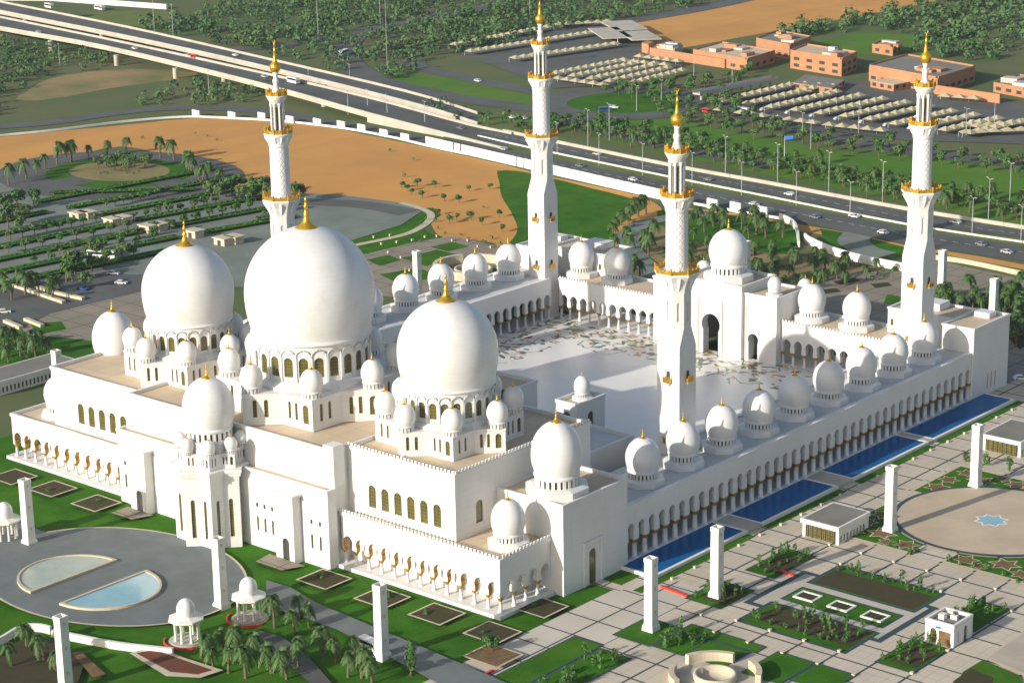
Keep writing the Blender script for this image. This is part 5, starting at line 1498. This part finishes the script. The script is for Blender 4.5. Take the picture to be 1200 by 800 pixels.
# shrubs in the beds
SH = []
for i in range(3):
    b = MB(); rnd = random.Random(60 + i); b.tube((0, 0, 0), (0, 0, 1.2), .06, .04, 5); leafball(b, 0, 0, 1.3 + .3 * i, .55, .9 + .25 * i, 46, .30, rnd); SH.append(b.mesh('shrub', M['leaf' if i else 'palm']))
def shrubs(r, n, lb, gr, s=1.0, mind=1.3):
    for x, y in scatter(rect(*r), n, mind, int(r[0] * 7)):
        o = bpy.data.objects.new('shrub', random.choice(SH)); COL.objects.link(o); o.location = (x, y, ZG); q = s * random.uniform(.7, 1.35); o.scale = (q, q, q * random.uniform(.8, 1.5)); o.rotation_euler = (0, 0, random.uniform(0, 6))
        tag(o, lb, 'shrub', gr)
shrubs((127, -71.2, 153.4, -68.4), 16, 'upright shrub on the green edge of the large upper soil bed', 'shrubs of the upper ring bed')
shrubs((127, -107.5, 153, -97.5), 28, 'upright shrub in the lower soil bed of the ring garden', 'shrubs of the lower ring bed')
shrubs((162.5, -108.5, 170, -94.5), 14, 'shrub in the bed in front of the small white service building', 'shrubs before the service building')
shrubs((162.8, -81.5, 169.6, -67), 14, 'shrub in the bed behind the small white service building', 'shrubs behind the service building')
shrubs((111, -83, 118, -67), 16, 'shrub in the bed beside the short red barrier', 'shrubs by the short barrier')
shrubs((110, -105, 118.6, -94), 14, 'shrub round the foot of the obelisk beside the first pool', 'shrubs round the pool obelisk', 1.15)
shrubs((112.5, -174, 119.6, -141), 26, 'shrub in the long green bed at the bottom of the paved garden', 'shrubs of the bottom bed')
shrubs((120.3, -131.6, 127.2, -122), 14, 'shrub in the square bed behind the round fountain court', 'shrubs behind the fountain court')
shrubs((112, -52, 168, -49.5), 12, 'shrub along the near edge of the star gardens', 'shrubs along the star gardens')
shrubs((170, -45, 171.5, 10), 5, 'shrub beside the right star gardens', 'shrubs at the right star gardens') if False else None
shrubs((-36, -199, -12, -197), 1, 'shrub', 'x') if False else None
for k, (x, y) in enumerate(((112, 16), (118, 16.5), (125, 16), (131, 18), (136, 17), (141, 19))):
    o = bpy.data.objects.new('shrub', SH[k % 3]); COL.objects.link(o); o.location = (x, y, ZG); o.scale = (2, 2, 1.6); tag(o, 'broad shrub in the strip between the star garden and the right pavilion', 'shrub', 'shrubs by the right pavilion')

# far woods: nobody could count these
def wood(name, polys, dens, s, seed, lb):
    rnd = random.Random(seed); b = MB()
    for px in polys:
        P = G(px); A = abs(sum(P[i][0] * P[(i + 1) % len(P)][1] - P[(i + 1) % len(P)][0] * P[i][1] for i in range(len(P)))) / 2
        for x, y in scatter(P, int(min(3600, A * dens)), 0, seed):
            r = s * rnd.uniform(.6, 1.25); h = r * rnd.uniform(1.1, 1.7)
            leafball(b, x, y, ZG + h * .75, r, h * .7, 26, r * .36, rnd)
    o = b.build(name, M['wood']); o['kind'] = 'stuff'; tag(o, lb, 'wood'); return o
wood('far_wood', [[(560, 60), (640, 42), (740, 24), (880, -5), (600, -8), (570, 10), (430, 38), (410, 55), (425, 78), (470, 100), (490, 86), (485, 72)]], .013, 3.3, 1, 'dark green wood beyond the slip road at the top of the picture')
wood('far_wood', [[(150, 30), (200, 26), (260, 8), (380, -6), (580, -6), (540, 14), (420, 34), (400, 55), (404, 78), (420, 92), (300, 62), (200, 42)]], .011, 3.3, 2, 'scrubby wood behind the elevated highway at the top')
wood('far_wood', [[(-50, 40), (60, 58), (125, 70), (128, 80), (60, 90), (30, 104), (0, 135), (-60, 150), (-60, 40)], [(180, 112), (240, 100), (330, 110), (330, 118), (200, 126), (150, 124)]], .011, 3.0, 3, 'dark scrub and bushes below the elevated highway on the left')
wood('far_wood', [[(940, 40), (1010, 24), (1085, 6), (1110, -8), (1210, -8), (1210, 50), (1150, 76), (1060, 60), (1080, 42), (1010, 38)], [(905, 40), (1000, 22), (1010, 28), (940, 46)]], .011, 4.0, 4, 'green wood behind the terracotta buildings at the top right')
wood('far_wood', [[(455, 120), (500, 125), (600, 142), (680, 158), (640, 158), (560, 148), (480, 132)]], .006, 3.2, 5, 'bushes between the highway and the lawn ellipse')
wood('ground_shrubs', [[(420, 165), (560, 195), (590, 210), (480, 215), (420, 200)], [(495, 240), (600, 235), (600, 262), (530, 268)], [(60, 165), (300, 150), (300, 175), (120, 180)]], .0012, 1.0, 12, 'scattered low scrub on the orange sand')
wood('ground_shrubs', [[(780, 265), (850, 292), (980, 308), (1050, 322), (1045, 330), (930, 343), (800, 325)], [(1135, 348), (1205, 344), (1205, 402), (1170, 384)]], .02, 1.2, 6, 'low planting under the palms behind the entrance gate')
wood('ground_shrubs', [[(-40, 396), (30, 394), (60, 400), (62, 428), (30, 440), (-40, 420)]], .03, 1.6, 8, 'dark low planting under the palms left of the prayer hall')
wood('ground_shrubs', [[(112, 203), (140, 199), (172, 203), (165, 207), (120, 207)]], .05, .9, 14, 'low planting on the car park roundabout island')
wood('ground_shrubs', [[(735, 258), (775, 262), (800, 282), (850, 293), (840, 325), (780, 322), (745, 300)]], .02, 1.0, 15, 'low planting in the brown garden left of the gate dome')
wood('ground_shrubs', [[(495, 258), (516, 252), (520, 270), (600, 284), (605, 296), (510, 276), (480, 290)]], .02, 1.0, 9, 'low planting along the path beside the orange sand')

# ------------------------------------------------------------------ far buildings
def house(name, pl, pc, pr, h, lb, roofm='brickroof', wins=0, wallm='brick', extra=None):
    h *= .72
    a, c, d = g(*pl), g(*pc), g(*pr); e = (a[0] + d[0] - c[0], a[1] + d[1] - c[1])
    H = empty(name, (c[0], c[1], ZG), lb, 'building')
    q = MB(); q.prism([a, c, d, e], ZG - .2, ZG + h); q.build('wall', M[wallm], H)
    m = ((a[0] + d[0]) / 2, (a[1] + d[1]) / 2); P = [(m[0] + (x - m[0]) * .97, m[1] + (y - m[1]) * .97) for x, y in (a, c, d, e)]
    q = MB(); q.prism(P, ZG + h - .3, ZG + h + .12); q.build('roof', M[roofm], H)
    rn = random.Random(int(abs(c[0])) + 5)
    if h > 4 and pl[0] != 752:
        for k in range(5):
            u, v = rn.uniform(.12, .75), rn.uniform(.12, .75); x, y = c[0] + (a[0] - c[0]) * u + (d[0] - c[0]) * v, c[1] + (a[1] - c[1]) * u + (d[1] - c[1]) * v
            s1, s2 = rn.uniform(1.5, 5), rn.uniform(1.5, 4); q = MB(); q.box(x - s1, y - s2, ZG + h + .1, x + s1, y + s2, ZG + h + rn.uniform(1.0, 3.0)); q.build('roof_unit', M[rn.choice(['concrete', 'brick', 'steel'])], H)
        for (p, r) in ((a, c), (c, d), (d, e), (e, a)):
            q = MB(); q.wall([(p[0] + (r[0] - p[0]) * .02, p[1] + (r[1] - p[1]) * .02), (p[0] + (r[0] - p[0]) * .98, p[1] + (r[1] - p[1]) * .98)], .5, ZG + h - .1, ZG + h + .9); q.build('parapet', M[wallm], H)
    for (p, r) in ((a, c), (c, d)):
        L = hypot(r[0] - p[0], r[1] - p[1]); ux, uy = (r[0] - p[0]) / L, (r[1] - p[1]) / L; nx, ny = uy, -ux
        if (m[0] - p[0]) * nx + (m[1] - p[1]) * ny > 0: nx, ny = -nx, -ny
        n = int(L / wins) if wins else 0
        for i in range(n):
            for fl in range(max(1, int(h / 4))):
                t = (i + .5) * L / n; z = ZG + 1.4 + 3.6 * fl; w2 = wins * .26; q = MB()
                q.prism([(p[0] + ux * (t - w2) - nx * .1, p[1] + uy * (t - w2) - ny * .1), (p[0] + ux * (t + w2) - nx * .1, p[1] + uy * (t + w2) - ny * .1), (p[0] + ux * (t + w2) + nx * .12, p[1] + uy * (t + w2) + ny * .12), (p[0] + ux * (t - w2) + nx * .12, p[1] + uy * (t - w2) + ny * .12)], z, z + 1.7)
                q.build('window', M['dark'], H)
    return H
house('terracotta_building', (812, 73), (875, 84), (908, 74), 9, 'long low terracotta building behind the first shaded car park', 'trim', 7)
house('terracotta_building', (886, 62), (925, 70), (950, 60), 11, 'terracotta building with a stepped roof left of the frame building', 'brickroof', 6)
house('terracotta_building', (926, 80), (986, 90), (1004, 82), 13, 'tall terracotta frame building with dark bays', 'roof', 8)
house('terracotta_building', (1018, 95), (1098, 110), (1142, 96), 11, 'broad terracotta block with a grey flat roof behind the far right minaret', 'brickroof', 7)
house('terracotta_building', (1020, 103), (1047, 108), (1072, 103), 5, 'low terracotta annex in front of the broad block', 'roof', 5)
house('terracotta_building', (1164, 108), (1200, 115), (1230, 105), 6, 'low terracotta hall with wide openings at the right edge', 'brickroof', 7)
house('terracotta_building', (1022, 62), (1046, 66), (1056, 61), 6, 'small terracotta house at the edge of the wood', 'brick', 6)
house('terracotta_building', (752, 62), (760, 64), (766, 61), 8, 'small terracotta tower at the end of the long wall', 'brick')
house('terracotta_building', (928, 105), (975, 112), (990, 102), 5, 'low terracotta yard building below the frame building', 'brickroof', 6)
house('beige_building', (770, 65), (790, 68), (800, 63), 6, 'small beige hut behind the terracotta wall', 'kerb', 0, 'kerb')
q = MB(); q.wall(G([(762, 66), (812, 74), (850, 80)]), 1.2, ZG, ZG + 5); tag(q.build('boundary_wall', M['brick']), 'terracotta boundary wall behind the first shaded car park', 'wall')
q = MB(); q.wall(G([(1096, 111), (1130, 116), (1172, 122)]), 1.2, ZG, ZG + 5); tag(q.build('boundary_wall', M['brick']), 'terracotta boundary wall right of the far right minaret', 'wall')
for (p, q_, w_, lb) in (((722, 34), (740, 44), 20, 'long pale flat canopy roof at the corner of the sand field'), ((742, 46), (758, 56), 18, 'second pale canopy roof nearer the terracotta wall'), ((706, 42), (724, 54), 18, 'pale canopy roof on the left of the pair by the sand field')):
    C = empty('canopy', (*g(*p), ZG), lb, 'canopy'); L = [g(*p), g(*q_)]; q = MB(); q.wall(L, w_, ZG + 4.4, ZG + 5.0); q.build('roof', M['concrete'], C)
    for x, y in L: q = MB(); q.tube((x, y, ZG), (x, y, ZG + 4.4), .3, .3); q.build('post', M['steel'], C)
# parking huts
for (px, py, lb) in ((92, 257, 'small cream hut with a flat roof leftmost among the car park huts'), (103, 256, 'small cream hut beside the leftmost hut'), (132, 264, 'small cream hut, second pair from the left in the car park'), (144, 262, 'small cream hut with grey roof next to the second pair'), (174, 272, 'small cream hut left of the left dome finial'), (186, 270, 'small cream hut with open front left of the left dome finial'), (262, 287, 'long cream hut right of the left dome finial'), (275, 285, 'small cream hut rightmost of the car park huts'), (228, 278, 'small cream hut just right of the left dome finial')):
    x, y = g(px, py); H = empty('parking_hut', (x, y, ZG), lb, 'hut', 'huts in the car park')
    q = MB(); q.box(x - 3, y - 2.2, ZG, x + 3, y + 2.2, ZG + 2.8); q.build('wall', M['kerb'], H); q = MB(); q.box(x - 3.5, y - 2.7, ZG + 2.8, x + 3.5, y + 2.7, ZG + 3.15); q.build('roof', M['trim'], H); q = MB(); q.box(x - .9, y - 2.3, ZG + .05, x + .9, y - 2.15, ZG + 2.2); q.build('door', M['dark'], H)
for (pts, lb) in (([(0, 334), (22, 338), (75, 356)], 'low beige planter wall along the far side of the left paved path'), ([(45, 339), (70, 346), (98, 352)], 'low beige planter wall at the right end of the left paved path'), ([(6, 378), (25, 386)], 'low beige wedge wall by the left lawn'), ([(30, 376), (50, 384)], 'second low beige wedge wall by the left lawn')):
    q = MB(); q.wall(G(pts), 1.6, ZG, ZG + 1.2); tag(q.build('planter_wall', M['kerb']), lb, 'wall')

# shade canopies over parked cars: one thing per row
def carport(p, q_, lb, w_=5.5, gr='shade canopies of the car parks'):
    a, c = g(*p), g(*q_); L = hypot(c[0] - a[0], c[1] - a[1]); ux, uy = (c[0] - a[0]) / L, (c[1] - a[1]) / L; nx, ny = -uy, ux
    C = empty('carport', (a[0], a[1], ZG), lb, 'carport', gr); n = max(2, int(L / 6)); q = MB(); r = MB(); s = MB()
    for i in range(n):
        t0, t1 = L * i / n, L * (i + .92) / n; tm = (t0 + t1) / 2
        P = lambda t, v, z: (a[0] + ux * t + nx * v, a[1] + uy * t + ny * v, ZG + z)
        e = w_ / 2; q.add([P(t0, -e, 2.6), P(t1, -e, 2.6), P(t1, e, 2.6), P(t0, e, 2.6), P(tm, 0, 4.3)], [(0, 1, 4), (1, 2, 4), (2, 3, 4), (3, 0, 4), (0, 3, 2, 1)])
        if i % 2 == 0: r.tube(P(t0, e * .8, 0), P(t0, e * .8, 2.6), .12, .12, 5)
    q.build('canopy', M['canvas'], C); r.build('posts', M['steel'], C)
    return C
rows = [((648 + 21 * i, 92 + 3.2 * i), (735 + 17 * i, 75 + 3.0 * i)) for i in range(5)] + [((726, 76), (785, 82)), ((745, 71), (800, 78)), ((650, 97), (712, 106))]
names = ['first', 'second', 'third', 'fourth', 'fifth']
for i, (p, q_) in enumerate(rows): carport(p, q_, 'beige canopy row, %s in the car park right of the tall minaret' % (names[i] + ' from the left' if i < 5 else ['wide near the wall', 'wide against the wall', 'along the front road'][i - 5]))
for i, (p, q_) in enumerate([((530, 58), (645, 36)), ((548, 66), (700, 42)), ((600, 74), (725, 56)), ((650, 30 + 4), (718, 30))]): carport(p, q_, 'long pale canopy row, %s in the far left car park' % ['uppermost on the left', 'in the middle', 'lowest', 'uppermost on the right'][i], 6.5)
for i in range(11):
    p = (842 + 29 * i, 125 + 3.6 * i + (2 if i > 6 else 0)); q_ = (p[0] + 88 - 2 * i, p[1] - 21 + .6 * i)
    carport(p, q_, 'beige canopy row, %s from the left in the large car park' % ['first', 'second', 'third', 'fourth', 'fifth', 'sixth', 'seventh', 'eighth', 'ninth', 'tenth', 'eleventh'][i])
for i, (p, q_) in enumerate([((838, 134), (900, 143)), ((905, 144), (960, 151)), ((965, 152), (1040, 160)), ((1125, 162), (1205, 158)), ((1140, 155), (1205, 148)), ((936, 104), (985, 108)), ((1100, 118), (1150, 122))]):
    carport(p, q_, 'pale canopy row %s' % ['at the left front of the large car park', 'in the middle front of the large car park', 'at the right front of the large car park', 'lowest at the right edge', 'second lowest at the right edge', 'between the yard building and the large car park', 'below the terracotta boundary wall on the right'][i], 5.5)

# footbridge ramp
FB = empty('footbridge', (*g(816, 119), ZG), 'long low grey footbridge with railings beyond the near minaret tip', 'bridge')
a, c = g(816, 119), g(908, 101)
q = MB(); q.wall([a, c], 5, ZG + 3.4, ZG + 4.2); q.build('deck', M['concrete'], FB)
for v in (-2.3, 2.3):
    L = offset([a, c], v); q = MB(); q.wall(L, .2, ZG + 4.2, ZG + 5.4); q.build('railing', M['steel'], FB)
for i in range(8): x, y = a[0] + (c[0] - a[0]) * (i + .5) / 8, a[1] + (c[1] - a[1]) * (i + .5) / 8; q = MB(); q.prism(disc(x, y, .7, n=8), ZG, ZG + 3.4); q.build('pier', M['concrete'], FB)

# street lamps along the roads
LP = None
def lamp(px, py, h, lb, gr):
    global LP
    x, y = g(px, py)
    if LP is None:
        LP = empty('street_lamp', (x, y, ZG), lb, 'street lamp', gr); q = MB(); q.tube((x, y, ZG), (x, y, ZG + 12), .15, .08, 6); q.build('pole', M['steel'], LP)
        for s in (-1, 1):
            q = MB(); q.tube((x, y, ZG + 11.8), (x + s * 1.6, y - s * .9, ZG + 12.3), .09, .07, 5); q.box(x + s * 1.6 - .4, y - s * .9 - .16, ZG + 12.2, x + s * 1.6 + .4, y - s * .9 + .16, ZG + 12.36); q.build('lamp_head', M['steel'], LP)
        LP.scale = (1, 1, h / 12)
    else:
        o = inst(LP, (x, y, ZG), label=lb, group=gr); o.scale = (1, 1, h / 12)
for px, py in [(653, 180), (702, 194), (753, 206), (811, 217), (869, 229), (933, 241), (996, 254), (1139, 274), (1196, 285)]: lamp(px, py, 14, 'grey street lamp standing on the highway median', 'lamps on the highway median')
for px, py in [(70, 76), (245, 110), (408, 135), (431, 133), (454, 140), (498, 148), (362, 108), (410, 102)]: lamp(px, py, 12, 'grey street lamp beside the elevated highway', 'lamps along the elevated highway')
for px, py in [(689, 172), (714, 165), (850, 206), (911, 216), (971, 226), (1034, 238), (1158, 260), (1183, 240), (690, 174)][:8]: lamp(px, py, 17, 'tall grey lamp among the trees beyond the highway barrier', 'lamps beyond the highway barrier')
for px, py in [(746, 131), (775, 124), (858, 100), (813, 98), (940, 165), (1006, 158), (950, 175), (1132, 160), (1165, 148)]: lamp(px, py, 13, 'grey street lamp along the road before the car parks', 'lamps along the car park road')
for px, py, h in [(373, 48, 26), (446, 40, 34), (454, 83, 40), (181, 38, 24), (203, 44, 20), (621, 20, 30)]: lamp(px, py, h, 'very tall mast lamp beyond the elevated highway', 'mast lamps beyond the highway')

# flags and signs
for px, py, c_, lb in ((919, 196, 'blue', 'blue flag on a pole among trees beyond the highway'), (633, 75, 'amber', 'orange sign board on a pole behind the tall middle minaret')):
    x, y = g(px, py); F = empty('flag_pole', (x, y, ZG), lb, 'flag'); q = MB(); q.tube((x, y, ZG), (x, y, ZG + 14), .2, .12, 6); q.build('pole', M['steel'], F)
    q = MB()
    for i in range(5): q.quad((x + i * .9, y + sin(i) * .3, ZG + 12 + .2 * i), (x + i * .9 + .9, y + sin(i + 1) * .3, ZG + 12.2 + .2 * i), (x + i * .9 + .9, y + sin(i + 1) * .3, ZG + 13.9 + .15 * i), (x + i * .9, y + sin(i) * .3, ZG + 13.75 + .15 * i))
    q.build('cloth', M[c_], F)

# ------------------------------------------------------------------ vehicles
CARS = {}
def car(px, py, z, ang, m, lb, kind='car', gr=None):
    x, y = g(px, py, ZG + z); z0 = ZG + z + .06
    L, W, H = dict(car=(4.6, 1.85, 1.5), van=(5.6, 2.1, 2.4), bus=(11.5, 2.5, 3.2), truck=(9, 2.5, 3.4))[kind]
    key = (kind, m)
    if key not in CARS:
        parts = []
        b = MB(); e = .003
        if kind == 'car':
            prof = [(-L / 2, .35), (L / 2, .35), (L / 2, .75), (L * .46, .85), (L * .22, .95), (L * .08, H), (-L * .26, H), (-L * .42, .98), (-L / 2, .95)]
            w_ = MB(); w_.prism([(0, 0), (1, 0), (0, 1)], 0, 0)
            gl = [(L * .205, .96), (L * .075, H - .1), (-L * .25, H - .1), (-L * .40, .99)]
        else:
            prof = [(-L / 2, .45), (L / 2, .45), (L / 2, H * .6), (L * .47, H), (-L / 2, H)]
            gl = [(L * .49, H * .55), (L * .46, H * .86), (-L * .46, H * .86), (-L * .46, H * .55)]
        n = len(prof); vs = [(a, -W / 2, c) for a, c in prof] + [(a, W / 2, c) for a, c in prof]
        b.add(vs, [tuple(range(n)), tuple(range(n, 2 * n))[::-1]] + [(i, i + n, (i + 1) % n + n, (i + 1) % n) for i in range(n)])
        parts.append(('body', b.mesh('body', M[m])))
        b = MB(); k = len(gl)
        for s in (-1, 1): b.add([(a, s * (W / 2 + .02), c) for a, c in gl], [tuple(range(k)) if s < 0 else tuple(range(k))[::-1]])
        if kind == 'car': b.add([(L * .225, -W * .44, .97), (L * .225, W * .44, .97), (L * .09, W * .44, H - .06), (L * .09, -W * .44, H - .06)], [(0, 1, 2, 3)])
        else: b.add([(L / 2 + .02, -W * .44, H * .45), (L / 2 + .02, W * .44, H * .45), (L / 2 + .02, W * .44, H * .6), (L / 2 + .02, -W * .44, H * .6)], [(0, 1, 2, 3)])
        parts.append(('window', b.mesh('window', M['carglass'])))
        for sx in (-.31, .31):
            for s in (-1, 1):
                q = MB(); q.tube((sx * L, s * (W / 2 - .2), .35), (sx * L, s * (W / 2 + .03), .35), .35, .35, 12); parts.append(('wheel', q.mesh('wheel', M['rubber'])))
        CARS[key] = parts
    C = empty({'car': 'parked_car' if z == 0 else 'moving_car', 'van': 'van', 'bus': 'bus', 'truck': 'truck'}[kind], (x, y, z0), lb, kind, gr); C.rotation_euler = (0, 0, ang)
    for nm, me in CARS[key]:
        o = bpy.data.objects.new(nm, me); COL.objects.link(o); o.parent = C
    return C
HA = -.56
def ang_at(p, q_): a, c = g(*p), g(*q_); return atan2(c[1] - a[1], c[0] - a[0])
ha = ang_at((150, 52), (300, 85)); hb = ang_at((650, 185), (900, 240))
car(228, 69, 6.9, ha, 'carred', 'bright red van on the elevated highway', 'van')
car(158, 58, 7.2, ha, 'carwhite', 'white car on the elevated highway left of the red van')
car(276, 66, 6.6, ha, 'carwhite', 'white car on the far carriageway right of the red van')
car(344, 98, 6.0, ha, 'carwhite', 'white truck on the elevated highway right of the left minaret tip', 'truck')
car(45, 39, 7.9, ha, 'carsilver', 'silver car on the elevated highway at the left')
car(310, 91, 6.2, ha, 'carsilver', 'silver car on the elevated highway just left of the minaret tip')
car(58, 10, 7.6, ha, 'carwhite', 'white truck on the far carriageway at the top left', 'truck')
car(1001, 255, .1, hb, 'carwhite', 'white car on the highway left of the far right minaret')
car(1035, 274, .1, hb, 'carwhite', 'white car on the highway close to the far right minaret')
car(680, 196, .1, hb, 'cargrey', 'dark car on the highway right of the tall middle minaret')
car(1150, 288, .1, hb, 'cargrey', 'dark car on the highway right of the far right minaret')
car(540, 152, .2, hb, 'cargrey', 'dark car where the elevated highway reaches the ground')
for i, (px, py, m, k, lb) in enumerate([(120, 303, 'carwhite', 'bus', 'white bus parked in the car park left of the left big dome'), (133, 322, 'carsilver', 'car', 'silver car parked below the white bus'), (142, 333, 'carwhite', 'car', 'white car parked beside the big dome on the left'), (97, 340, 'carblue', 'car', 'blue car at the car park exit'), (5, 367, 'carwhite', 'car', 'white car at the left edge beside the path'), (462, 21, 'carwhite', 'car', 'white car on the slip road at the top'), (398, 45, 'carwhite', 'car', 'white car on the slip road bend'), (403, 65, 'carwhite', 'truck', 'white truck on the slip road below the bend'), (870, 134, 'carwhite', 'truck', 'white truck before the large car park'), (829, 133, 'carred', 'van', 'red van before the large car park'), (720, 127, 'carwhite', 'car', 'white car at the far roundabout'), (708, 131, 'carblue', 'van', 'blue van at the far roundabout'), (433, 760, 'carwhite', 'van', 'white van on the grey path left of the bottom obelisk'), (1196, 445, 'carwhite', 'car', 'white car at the right edge below the corner building'), (560, 96, 'carwhite', 'car', 'white car on the road along the lawn ellipse'), (117, 12, 'carwhite', 'bus', 'white bus near the top left white wall'), (600, 139, 'carwhite', 'car', 'white car left of the tall middle minaret'), (614, 140, 'carsilver', 'car', 'silver car just left of the tall middle minaret')]):
    car(px, py, 0, [.4, .5, .45, .1, .9, .6, 1.2, 1.9, hb, hb, .2, .9, ang_at((430, 735), (520, 775)), .8, hb, ha, hb, hb][i], m, lb, k)
for i, (px, py, m, lb) in enumerate([(620, 163, 'carwhite', 'white car on the far lanes just left of the tall minaret shaft'), (700, 182, 'carsilver', 'silver car on the far lanes beyond the green field'), (742, 212, 'carwhite', 'white car on the near lanes above the white panels'), (830, 212, 'cargrey', 'dark car on the far lanes right of the near minaret'), (884, 241, 'carwhite', 'white car on the near lanes beyond the gate dome'), (925, 229, 'carwhite', 'white car on the far lanes below the blue flag'), (955, 256, 'cargrey', 'dark car on the near lanes beyond the slip road'), (1120, 262, 'carwhite', 'white car on the far lanes right of the far right minaret'), (1180, 297, 'carsilver', 'silver car on the near lanes at the right edge'), (590, 176, 'carsilver', 'silver car where the near lanes begin')]):
    car(px, py, .12, hb + pi * (i % 2), m, lb)
# cars parked along the shaded rows
n = 0
for p, q_ in [((860 + 29 * i, 128 + 3.6 * i), (930 + 27 * i, 110 + 4.1 * i)) for i in range(9)]:
    for t in (.1, .3, .5, .72, .9):
        n += 1; car(p[0] + (q_[0] - p[0]) * t, p[1] + (q_[1] - p[1]) * t, 0, 1.2 + .1 * (n % 3), ['carwhite', 'cargrey', 'carsilver', 'carwhite', 'carblue'][n * 7 % 5], 'car parked between the shade canopies of the large car park', 'car', 'cars in the large shaded car park')

# ------------------------------------------------------------------ the air
b = MB(); b.box(-6100, -2600, ZG - 1.0, 3100, 6100, 200.0)
hz = bpy.data.materials.new('haze_air'); hz.use_nodes = True; n = hz.node_tree.nodes
n.remove(n['Principled BSDF']); pv = n.new('ShaderNodeVolumePrincipled'); pv.inputs['Color'].default_value = (.80, .90, .98, 1); pv.inputs['Density'].default_value = 0.00004; pv.inputs['Anisotropy'].default_value = 0.2
hz.node_tree.links.new(pv.outputs[0], n['Material Output'].inputs['Volume'])
o = b.build('haze', hz, None, (0, 0, 0)); o['kind'] = 'stuff'; tag(o, 'thin pale haze lying over the whole plain', 'haze')
